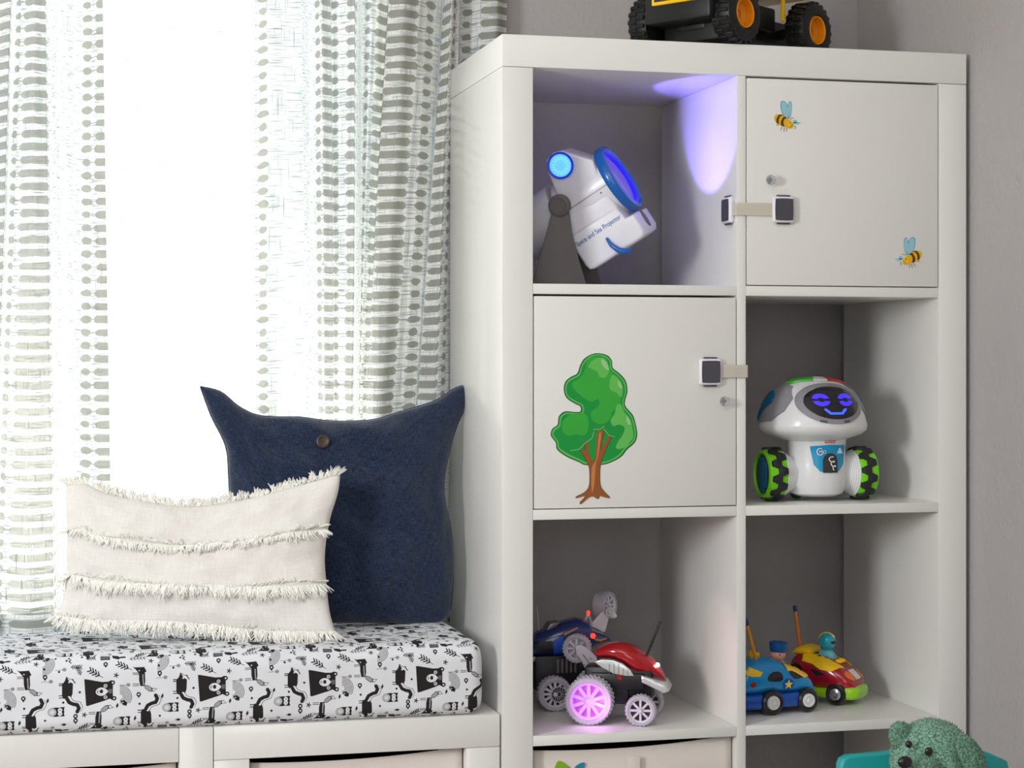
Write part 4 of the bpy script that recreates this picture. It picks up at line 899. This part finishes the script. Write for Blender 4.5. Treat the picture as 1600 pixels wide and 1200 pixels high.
bs0 = at(863.5, 1080.5, .222); bc = thing('stunt_car', 'navy blue remote control stunt car with two clear wheels raised on arms', 'toy car', (bs0.x, .222, .4035), -.10)
kb = 1/(5.583*925)
def BC(x, y): return ((x-215)*kb, (1000-y)/(5.583*935))
bpoly = lambda P: [BC(*p) for p in P]
b = B(); st = []
tp = [(35, 480), (60, 400), (90, 350), (150, 325), (240, 280), (340, 250), (440, 226), (500, 238), (545, 262), (572, 318), (640, 350), (700, 378), (740, 415)]
for x, y in tp:
    X, zt = BC(x, y); zb = BC(x, np.interp(x, [35, 180, 300, 500, 600, 740], [560, 560, 540, 530, 470, 430]))[1]
    st.append((X, zb, max(zt, zb+.003), .034*(math.sin(PI*min(1, .2+(x-35)/705*.72)))**.5))
b.loft(st, 32, 2.6, Matrix.Translation((0, .03, 0))); bbt = bvh_of(b); bbod = b.out('shell', NAVY, bc)
db = lambda P, m, nm, off, **k: decal(bbt, bpoly(P), m, nm, bbod, off, (0, 1, 0), cuts=3, **k)
db([(60, 420), (200, 405), (212, 500), (70, 510)], BLKP, 'window', .001); db([(222, 400), (300, 370), (330, 480), (310, 540), (225, 530)], mat('bright_blue_panel', (30, 90, 200), .25, coat=.5), 'side_panel', .001)
ORG = mat('orange_stripe', (190, 120, 70), .4); db([(310, 345), (430, 295), (440, 305), (318, 362)], ORG, 'stripe', .001); db([(575, 395), (640, 405), (700, 400), (690, 412), (640, 425), (590, 415)], ORG, 'stripe', .001)
b = B(); b.box(BC(60, 0)[0], BC(470, 0)[0], 0, .06, BC(0, 850)[1], BC(0, 540)[1], .004); b.cyl((0, -.006, .028), (0, .066, .028), .004); b.cyl((.06, 0, .05), (.06, .06, .05), .006); b.box(BC(440, 0)[0], BC(640, 0)[0], .01, .05, BC(0, 800)[1], BC(0, 560)[1], .004); b.out('chassis', BLKP, bc)
b = B()
for k in range(5): x0 = BC(250+k*38, 0)[0]; b.box(x0, x0+.004, -.003, .002, BC(0, 690)[1], BC(0, 570)[1], .0006)
b.out('grille_bar', GP, bc)
b = B(); q0 = BC(125, 340); b.rod((q0[0], .03, q0[1]-.01), (q0[0]-.004, .03, q0[1]+.043), .0008, 8); b.out('antenna', CLR, bc)
b = B(); b.prism(bpoly([(170, 322), (205, 268), (290, 258), (250, 300), (200, 330)]), .01, .05, None, .001); b.out('engine_block', mat('dark_silver', (120, 116, 120), .3, metal=.7), bc)
b = B(); b.box(BC(30, 0)[0], BC(140, 0)[0], .002, .05, BC(0, 590)[1], BC(0, 545)[1], .002); b.out('rear_bumper', mat('tarnished_silver', (130, 126, 118), .35, metal=.6), bc)
stunt_wheel(bc, 0, .0285, -.004, .0285, FROST, BLKP, 12, .026); stunt_wheel(bc, 0, .0285, .066+.024, .0285, FROST, BLKP, 12, .022)
# blower grille seen on the rear wheel
b = B(); q0 = (.0055, -.0305, .0285)
for k in range(14):
    t = 2*PI*k/14; b.tube([(q0[0]+r*math.cos(t+r*45), q0[1], q0[2]+r*math.sin(t+r*45)) for r in (.003, .006, .009, .0125)], .0006, 5)
b.tube([(q0[0]+.0128*math.cos(t/20*2*PI), q0[1], q0[2]+.0128*math.sin(t/20*2*PI)) for t in range(21)], .0008, 6); b.out('fan_grille', CHR, bc)
b = B(); b.lathe([(0, 0), (.0125, 0), (.0125, .001), (0, .001)], 30, colmat((1, 0, 0), (0, 0, 1), (0, -1, 0), (.0055, -.0288, .0285))); b.out('fan_back', BLKP, bc)
def arm_wheel(px_, py_, y, r, poly, axis, nm_l):
    cx_, cz_ = BC(px_, py_)
    w_ = stunt_wheel(bc, cx_, cz_, y, r, FROST, FROST, 8, .020, 'arm_wheel', axis)
    return w_
arm_wheel(430, 462, -.010, .0235, None, (-.35, -1, .0), '')
b = B(); b.prism(bpoly([(375, 430), (420, 415), (470, 440), (560, 520), (610, 690), (585, 680), (545, 672), (500, 700), (430, 560), (385, 500)]), -.041, -.034, None, .002, 2); ar = b.out('arm', FROST, bc)
b = B()
for q in ((500, 535), (455, 590), (515, 540), (540, 580), (475, 640)): x0, z0 = BC(*q); b.cyl((x0, -.042, z0), (x0, -.0405, z0), .0009, n=8)
b.tube([(BC(x, y)[0], -.0415, BC(x, y)[1]) for x, y in ((440, 500), (500, 580), (550, 660))], .0007, 5); b.out('rivet', GP, ar)
stunt_wheel(bc, *BC(690, 150), .070, .0235, FROST, BLKP, 8, .024, 'arm_wheel', (.75, -.65, .05))
b = B(); b.prism(bpoly([(700, 180), (755, 160), (760, 210), (720, 370), (690, 372), (660, 350), (640, 340), (580, 310)]), .040, .046, None, .0015, 2); b.prism(bpoly([(730, 145), (780, 148), (822, 230), (800, 250), (745, 235), (720, 190)]), .034, .040, None, .002, 2); ar = b.out('arm', mat('pale_plastic', (222, 214, 218), .3), bc)
b = B(); x0, z0 = BC(752, 188); b.lathe([(0, .004), (.003, .004), (.005, .002), (.0075, .002), (.0075, 0), (0, 0)], 20, colmat((1, 0, 0), (0, 0, 1), (0, -1, 0), (x0, .034, z0))); b.out('arm_cap', CHR, ar)
RLED = mat('red_lit_led', (255, 60, 40), .3, emit=2.2, ec=(255, 50, 30))
b = B(); x0, z0 = BC(540, 350); b.ell((x0, -.030, z0), .0045, .003, .0045); x0, z0 = BC(558, 190); b.ell((x0, .03, z0), .0030, .003, .0042); b.out('red_light', RLED, bc)
b = B(); b.rod((x0, .032, z0), (BC(540, 0)[0], .034, BC(0, 262)[1]), .0022, 8); b.rod((x0, .032, z0), (BC(600, 0)[0], .042, BC(0, 318)[1]), .0022, 8); b.out('lamp_bracket', CLR, bc)

# ------------------------------------------------------------------ two chunky toy cars with drivers
YP = mat('yellow_toy_plastic', (250, 196, 10), .25, coat=.4); BLC = mat('sky_blue_toy_plastic', (16, 138, 204), .22, coat=.5); SILL = mat('royal_blue_toy_plastic', (8, 78, 176), .25, coat=.4)
WIN = mat('black_window_paint', (38, 30, 34), .2, coat=.4); TYRE = mat('black_toy_tyre', (30, 26, 28), .28, coat=.2); HUBW = mat('white_hub', (226, 226, 226), .3); ANT = mat('orange_antenna', (222, 140, 20), .3); ATIP = mat('navy_antenna_tip', (20, 52, 110), .45)
def cwheel(t, x, z, y0, r, hub, par_side=-1, w=.020):
    Mx = colmat((1, 0, 0), (0, 0, 1), (0, par_side, 0), (x, y0, z))
    b = B(); b.lathe([(0, 0), (r*.8, 0), (r*.96, .002), (r, .006), (r, w-.006), (r*.94, w-.002), (r*.78, w), (r*.62, w-.001), (r*.58, w-.004), (0, w-.004)], 40, Mx); wv = b.out('wheel', TYRE, t)
    b = B(); b.lathe([(0, w+.002), (r*.16, w+.0018), (r*.24, w-.0005), (r*.34, w-.001), (r*.38, w+.0015), (r*.53, w+.001), (r*.57, w-.002), (r*.57, w-.005), (0, w-.005)], 32, Mx); b.out('hub', hub, wv)
# police car
pc = thing('toy_car', 'sky blue and yellow police toy car with a capped driver and a star badge', 'toy car', (.4925, .115, .4035), .18)
kx = 1/(6.31*945*.93); kz = 1/(6.31*955); x_ref = 480; z_ref = 1118
def PC(x, y): return ((x-x_ref)*kx, (z_ref-y)*kz)
pp = lambda P: [PC(*p) for p in P]
prof_t = [(68, 800), (75, 690), (130, 612), (200, 588), (270, 575), (330, 566), (390, 568), (440, 584), (500, 615), (560, 640), (620, 662), (700, 705), (760, 745), (800, 795), (828, 870), (832, 930)]
b = B(); st = []
for x, y in prof_t:
    X, zt = PC(x, y); st.append((X, PC(x, 925)[1], max(zt, PC(x, 925)[1]+.002), .037*(math.sin(PI*min(1, max(0, .16+(x-68)/764*.70))))**.35))
b.loft(st, 36, 3.2); ptree = bvh_of(b); pbody = b.out('car_body', BLC, pc, 60)
b = B(); st2 = [(PC(x, 0)[0], PC(0, 1065)[1], PC(0, 905)[1], h) for x, h in ((72, .028), (90, .033), (150, .036), (740, .036), (800, .031), (828, .024))]; b.loft(st2, 30, 5); b.out('sill', SILL, pc)
dp_ = lambda P, m, nm, off, **k: decal(ptree, pp(P), m, nm, pbody, off, (0, 1, 0), cuts=3, **k)
dp_(smoothpoly([(300, 755), (320, 715), (365, 690), (415, 692), (450, 720), (458, 760), (440, 785), (370, 788), (315, 778)], 3), WIN, 'window', .0008)
dp_(smoothpoly([(530, 700), (590, 705), (650, 740), (680, 768), (600, 778), (560, 755)], 3), WIN, 'window', .0008)
dp_([(470, 590), (520, 608), (600, 635), (690, 690), (760, 745), (778, 772), (690, 774), (620, 730), (560, 700), (510, 695)], YP, 'canopy', .0022)
dp_([(100, 690), (140, 640), (250, 690), (225, 728), (150, 728), (105, 712)], YP, 'rear_window', .0012)
dp_(circ(520, 825, 58, 58, 24), mat('badge_blue', (10, 80, 160), .3), 'badge', .0009)
star = [(520+(48 if k % 2 == 0 else 20)*math.sin(k*PI/5), 825-(48 if k % 2 == 0 else 20)*math.cos(k*PI/5)) for k in range(10)]
dp_(star, mat('badge_yellow', (240, 214, 90), .3), 'star', .0018)
dp_(circ(160, 808, 26, 28, 16), mat('dark_red_dot', (150, 40, 34), .3), 'side_button', .0012)
cwheel(pc, *PC(350, 995), -.020, .0210, HUBW, -1, .021); cwheel(pc, *PC(732, 999), -.020, .0203, HUBW, -1, .020)
cwheel(pc, *PC(350, 995), .020, .0210, HUBW, 1, .021); cwheel(pc, *PC(732, 999), .020, .0203, HUBW, 1, .020)
b = B(); x0, z0 = PC(125, 1010); b.ell((x0, -.018, z0), .009, .012, .009); b.ell((x0, .018, z0), .009, .012, .009); b.out('rear_bumper', YP, pc)
b = B(); x0, z0 = PC(330, 565); b.ell((x0-.002, .012, z0+.001), .0105, .010, .009); sd = b.out('siren', YP, pc); b = B(); b.ell((x0-.001, .010, z0+.0070), .0065, .006, .0035); b.out('siren_lamp', mat('teal_lamp', (20, 140, 150), .3), sd)
b = B(); q0 = PC(278, 645); q1 = PC(170, 235); q2 = PC(155, 172); b.rod((q0[0], -.012, q0[1]), (q1[0], -.010, q1[1]), .0028); an = b.out('antenna', ANT, pc)
b = B(); b.rod((q1[0], -.010, q1[1]-.001), (q2[0], -.0098, q2[1]), .0034, 16, .5); b.out('antenna_tip', ATIP, an)
SKIN = mat('painted_skin', (232, 156, 132), .3, coat=.3); CAPB = mat('cap_blue', (18, 82, 150), .35)
hx, hz = PC(520, 555); dvr = B().ell((hx, -.004, hz), .0132, .0130, .0115).out('driver_head', SKIN, pc)
b = B(); b.lathe([(0, 0), (.0128, 0), (.0140, .003), (.0150, .010), (.0158, .0155), (.010, .018), (0, .018)], 28, Matrix.Translation((hx+.0002, -.004, hz+.0042)) @ Matrix.Rotation(.08, 4, 'Y')); b.prism([(x, y) for x, y in circ(.009, 0, .011, .008, 20)], 0, .002, Matrix.Translation((hx, -.004, hz+.006)) @ Matrix(((1, 0, 0, 0), (0, 0, 1, 0), (0, 1, 0, 0), (0, 0, 0, 1)))); b.out('driver_cap', CAPB, dvr)
b = B(); b.ell((hx-.004, -.0160, hz+.0015), .0011, .0007, .0018, u=8, v=6); b.ell((hx+.0065, -.0142, hz+.0015), .0011, .0007, .0018, u=8, v=6); b.out('eye', BLKP, dvr)
b = B(); b.ell((hx+.002, -.0172, hz-.001), .0016, .0014, .0014, u=10, v=8); b.out('nose', SKIN, dvr)
b = B(); b.ell((hx+.002, 0, hz-.016), .013, .012, .009); b.out('driver_body', mat('pale_blue_shirt', (140, 196, 216), .4), pc)
# racing car
RCM = mat('crimson_toy_plastic', (160, 14, 30), .2, coat=.6); LIME = mat('lime_toy_plastic', (150, 206, 20), .25, coat=.4); HUBG = mat('grey_hub', (150, 150, 156), .25, metal=.5)
rr = thing('toy_car', 'red and yellow racing toy car with a turquoise helmeted driver', 'toy car', (.6200, .180, .4035), -.80)
b = B(); prof_r = [(-.062, .030, .058, .022), (-.056, .024, .074, .032), (-.045, .020, .083, .036), (-.030, .020, .084, .037), (-.015, .022, .079, .037), (0, .022, .076, .037), (.015, .022, .0715, .037), (.030, .021, .064, .036), (.042, .021, .055, .034), (.052, .023, .046, .030), (.058, .026, .038, .024)]
b.loft(prof_r, 36, 3.0); rtree = bvh_of(b); rbody = b.out('car_body', RCM, rr, 60)
drr = lambda P, m, nm, off, par=None, **k: decal(rtree, P, m, nm, par or rbody, off, (0, 1, 0), cuts=3, **k)
b = B(); b.loft([(.020, .007, .030, .034), (.040, .007, .034, .036), (.054, .008, .034, .033), (.062, .011, .031, .026), (.064, .014, .028, .020)], 30, 3.5); b.loft([(-.062, .010, .026, .028), (-.03, .008, .028, .035), (.02, .008, .028, .035)], 30, 4); b.out('bumper', LIME, rr)
drr([(-.034, .070), (-.030, .081), (-.010, .078), (.010, .072), (.030, .060), (.020, .056), (.000, .058), (-.014, .066)], YP, 'canopy', .0016)
drr(circ(-.044, .056, .011, .010, 16), WIN, 'window', .0008); drr([(-.018, .058), (-.004, .056), (.010, .050), (-.008, .047)], WIN, 'window', .0008)
mf = lambda y, z: Vector((1.0, y, z)); mtp = lambda x, y: Vector((x, y, 1.0))
drx = lambda P, m, nm, off: decal(rtree, P, m, nm, rbody, off, (-1, 0, 0), cuts=3, mapf=mf)
drx(circ(-.021, .048, .0075, .0072, 16), mat('orange_lamp', (236, 112, 16), .25, coat=.4), 'headlamp', .0014); drx(circ(.021, .048, .0075, .0072, 16), mat('orange_lamp', (0, 0, 0)), 'headlamp', .0014)
drx([(-.010, .042), (.010, .042), (.010, .056), (-.010, .056)], HUBW, 'number_plate', .0012)
drt = lambda P, m, nm, off: decal(rtree, P, m, nm, rbody, off, (0, 0, -1), cuts=3, mapf=mtp)
drt([(-.034, -.030), (.026, -.029), (.034, -.016), (.006, -.020), (-.034, -.022)], YP, 'canopy', .0018); drt([(-.034, .030), (.026, .029), (.034, .016), (.006, .020), (-.034, .022)], YP, 'canopy', .0018)
drt(circ(-.008, 0, .016, .015, 20), WIN, 'cockpit', .0008)
b = B(); b.loft([(-.060, .078, .082, .018), (-.050, .076, .092, .026), (-.036, .076, .095, .028), (-.026, .078, .092, .026), (-.022, .080, .086, .020)], 28, 2.4); b.out('spoiler', YP, rr)
HEL = mat('turquoise_helmet', (20, 164, 190), .22, coat=.5); hx, hz = -.002, .1010
dh = B().ell((hx, 0, hz), .0150, .0145, .0150).out('driver_head', HEL, rr)
b = B(); b.ell((hx+.0055, 0, hz), .0108, .0118, .0058); b.out('visor', WIN, dh)
b = B(); b.tube([(hx+.0153*math.cos(t), 0, hz+.0153*math.sin(t)) for t in [0.5+k*.2 for k in range(13)]], .0016, 6); b.out('helmet_stripe', YP, dh)
b = B(); b.loft([(-.014, .070, .086, .008), (-.006, .070, .089, .011), (.006, .070, .087, .011), (.012, .070, .080, .008)], 20, 2.2); b.out('driver_body', mat('pale_turquoise', (110, 190, 200), .4), rr)
b = B(); b.ell((.022, -.006, .070), .0075, .0045, .004); b.ell((.022, .006, .070), .0075, .0045, .004); b.out('steering_wheel', YP, rr)
for s_ in (-1, 1): cwheel(rr, .028, .0185, s_*.019, .0185, HUBG, s_, .020); cwheel(rr, -.038, .0185, s_*.019, .0185, HUBG, s_, .020)
b = B(); b.rod((-.048, -.006, .078), (-.058, -.006, .150), .0028); an = b.out('antenna', mat('deep_orange_antenna', (214, 112, 20), .3), rr)
b = B(); b.rod((-.0578, -.006, .149), (-.0592, -.006, .160), .0034, 16, .5); b.out('antenna_tip', ATIP, an)

# ------------------------------------------------------------------ dump truck on top of the shelf
TB = mat('black_truck_plastic', (14, 15, 15), .45); TY = mat('yellow_truck_paint', (244, 196, 14), .3, coat=.3); TO = mat('orange_wheel_hub', (232, 142, 10), .35)
dtr = thing('dump_truck', 'black and yellow toy dump truck with orange hubs on top of the tall shelf', 'toy truck', (.464, .088, 1.4905), math.atan2(-.121, -.175))
# local +x is the truck's front; -y... its left side faces the room
wr = .049; tw_ = .040; fx_, rx_ = .107, -.106
def twheel(x, s_):
    Mx = colmat((1, 0, 0), (0, 0, 1), (0, s_, 0), (x, (.0 if s_ > 0 else -.125), wr))
    b = B(); b.lathe([(.024, tw_-.010), (.026, tw_-.001), (.036, tw_), (.044, tw_-.003), (wr-.002, tw_-.012), (wr-.002, .012), (.044, .003), (.026, 0), (.024, .004)], 48, Mx, closed=True)
    b.lathe([(0, .010), (.0255, .010), (.0255, .0), (0, .0)], 30, Mx)
    for k in range(22):
        for q in (0, 1): b.box(-.0034, .0034, wr-.006, wr, (.004, tw_*.5)[q], (tw_*.5, tw_-.004)[q], .001, 1, Mx @ Matrix.Rotation(2*PI*(k+q*.5)/22, 4, 'Z'))
    wv = b.out('wheel', TB, dtr)
    b = B(); b.lathe([(0, tw_-.020), (.008, tw_-.020), (.009, tw_-.016), (.011, tw_-.018), (.0195, tw_-.014), (.0215, tw_-.001), (.0235, tw_), (.0250, tw_-.004), (.0245, .011), (0, .011)], 36, Mx); b.out('hub', TO, wv)
for x in (fx_, rx_): twheel(x, 1); twheel(x, -1)
yb0, yb1 = -.118, -.002
b = B(); b.box(-.13, .12, yb0+.03, yb1-.03, .030, .070, .004); b.cyl((fx_, yb0, wr), (fx_, yb1, wr), .009); b.cyl((rx_, yb0, wr), (rx_, yb1, wr), .009); b.box(-.06, .06, yb0+.005, yb1-.012, .045, .085, .004)
b.box(.05, .052+.02, yb0+.02, yb1+.03, .036, .055, .003); b.out('chassis', TB, dtr)
b = B(); b.box(.118, .170, yb0+.002, yb1+.016, .038, .085, .005); b.box(.10, .165, yb0+.004, yb1+.010, .075, .10, .003); b.box(.05, .118, yb0+.004, yb1-.004, .012, .06, .003); b.out('front_bumper', TB, dtr)
b = B(); b.box(.070, .165, yb0+.006, yb1+.004, .098, .155, .004); b.box(.055, .13, yb0+.01, yb1-.05, .15, .205, .005); b.out('cab', TY, dtr)
b = B(); b.box(.166, .174, yb0+.020, yb1-.006, .0665, .125, .002); gr = b.out('grille_frame', TY, dtr)
b = B()
for k in range(5): b.box(.1737, .1755, yb0+.027, yb1-.013, .0735+k*.0105, .079+k*.0105, .0004)
b.box(.1725, .1745, yb0+.026, yb1-.012, .072, .119); b.out('grille', mat('dark_grille', (70, 24, 18), .5), gr)
b = B(); b.prism([(-.165, .115), (.050, .100), (.060, .160), (.095, .215), (-.185, .195)], yb0-.012, yb1+.012, None, .004, 2); b.out('dump_bed', TY, dtr)
b = B(); b.box(-.055, -.048, yb1+.005, yb1+.010, .06, .115, .001); b.out('lift_strut', TY, dtr)

# ------------------------------------------------------------------ teddy bear on a turquoise child's chair
CHT = mat('turquoise_plastic', (36, 164, 164), .35, coat=.15)
cl_ = at(1321, 1190, -.36); cr_ = at(1573, 1200, -.30)
ch = thing('kids_chair', 'turquoise plastic child chair behind the teddy bear', 'chair', ((cl_.x+cr_.x)/2, -.33, 0), .10)
W2 = (cr_.x-cl_.x)/2; ztop = at(1360, 1180, -.345).z
b = B(); out_ = []
prof_ = [(-W2, .20), (-W2, ztop-.012), (-W2+.004, ztop-.004), (-W2+.014, ztop), (-.02, ztop+.001), (.035, ztop-.001), (.080, ztop-.004), (.105, ztop-.012), (W2-.006, ztop-.026), (W2, ztop-.045), (W2, .20)]
b.prism(prof_, 0, .019, None, .005, 3); b.out('backrest', CHT, ch)
b = B(); b.box(-W2+.004, W2-.004, -.235, .004, .195, .215, .007, 3); b.out('seat', CHT, ch)
for x in (-W2+.022, W2-.022):
    for y in (-.215, -.008): b = B(); b.cyl((x*1.06, y*1.05, 0), (x, y, .198), .011, .015); b.out('leg', CHT, ch)
def fuzzmat():
    m = mat('sage_terry_fur', (112, 158, 134), .95, bump=1.0, bscale=420, var=0, vscale=330, sheen=.2); nt = m.node_tree
    mx = [n for n in nt.nodes if n.type == 'MIX'][0]; nz = mx.inputs[0].links[0].from_node; mr = nt.nodes.new('ShaderNodeMapRange'); mr.inputs[1].default_value = .38; mr.inputs[2].default_value = .62
    nt.links.new(nz.outputs[0], mr.inputs[0]); nt.links.new(mr.outputs[0], mx.inputs[0]); mx.inputs[6].default_value = lin((84, 122, 100)); mx.inputs[7].default_value = lin((150, 196, 172)); return m
FUR = fuzzmat()
hc = at(1452, 1184, -.42)
tb_ = thing('teddy_bear', 'small sage green terry teddy bear sitting on the turquoise chair', 'teddy bear', (hc.x, hc.y, .2155)); o3 = Vector(tb_.location)
def blob(parts, nm, seed=0, amp=.0012, parent=None, tuft=0):
    b = B()
    for c_, r_, M_ in parts:
        r = bmesh.ops.create_icosphere(b.bm, subdivisions=5, radius=1)
        for v in r['verts']: v.co = Vector((v.co.x*r_[0], v.co.y*r_[1], v.co.z*r_[2]))
        b._xf(r['verts'], Matrix.Translation(Vector(c_)) @ (M_ or Matrix()))
    b.bm.normal_update()
    for v in b.bm.verts: v.co += v.normal*(noise.noise(v.co*420+Vector((seed, 0, 0)))*amp+noise.noise(v.co*60)*amp)
    if tuft:
        rnd = random.Random(seed); vs = list(b.bm.verts); src = [(v.co.copy(), v.normal.copy()) for v in rnd.sample(vs, min(tuft, len(vs)))]
        for p, n_ in src:
            t = n_.orthogonal().normalized(); w = n_.cross(t); a = rnd.random()*6.28; s1 = t*math.cos(a)+w*math.sin(a); l = rnd.uniform(.0018, .0036)
            lean = s1*rnd.uniform(-.5, .5)+n_; s2 = n_.cross(s1)
            v0 = b.bm.verts.new(p+s1*.0011); v1 = b.bm.verts.new(p-s1*.0008+s2*.0009); v2 = b.bm.verts.new(p-s1*.0008-s2*.0009); v3 = b.bm.verts.new(p+lean*l)
            for f in ((v0, v1, v3), (v1, v2, v3), (v2, v0, v3)): b.bm.faces.new(f)
    return b.out(nm, FUR, parent or tb_, smooth=180)
zc = hc.z-o3.z; R_ = Matrix.Rotation
hd_ = blob([((.004, .0, zc-.002), (.058, .050, .055), None), ((-.027, -.032, zc-.012), (.032, .030, .026), None)], 'head', 1, tuft=9000)
blob([((-.040, .0, zc+.030), (.0175, .010, .022), R_(-.55, 4, 'Y'))], 'ear', 2, parent=hd_, tuft=1600); blob([((.036, -.055, zc+.010), (.0150, .010, .033), R_(-.50, 4, 'Y'))], 'ear', 3, parent=hd_, tuft=2000)
EYE = mat('black_bead', (20, 14, 16), .25, coat=.4)
q0 = at(1420, 1163, -.459)-o3; q1 = at(1451, 1174, -.467)-o3; q2 = at(1414, 1191, -.480)-o3
b = B(); b.ell(q0, .0050, .004, .0052); b.out('eye', EYE, hd_); b = B(); b.ell(q1, .0058, .004, .0058); b.out('eye', EYE, hd_)
b = B(); b.ell(q2, .0105, .006, .0085); b.out('nose', EYE, hd_)
blob([((.004, .0, .080), (.048, .042, .080), None)], 'body', 4)
blob([((-.044, -.014, .100), (.016, .016, .040), R_(.5, 4, 'Y'))], 'arm', 5); blob([((.050, -.014, .100), (.016, .016, .040), R_(-.5, 4, 'Y'))], 'arm', 6)
blob([((-.028, -.046, .021), (.019, .046, .019), R_(-.25, 4, 'Z'))], 'leg', 7); blob([((.036, -.046, .021), (.019, .046, .019), R_(.25, 4, 'Z'))], 'leg', 8)
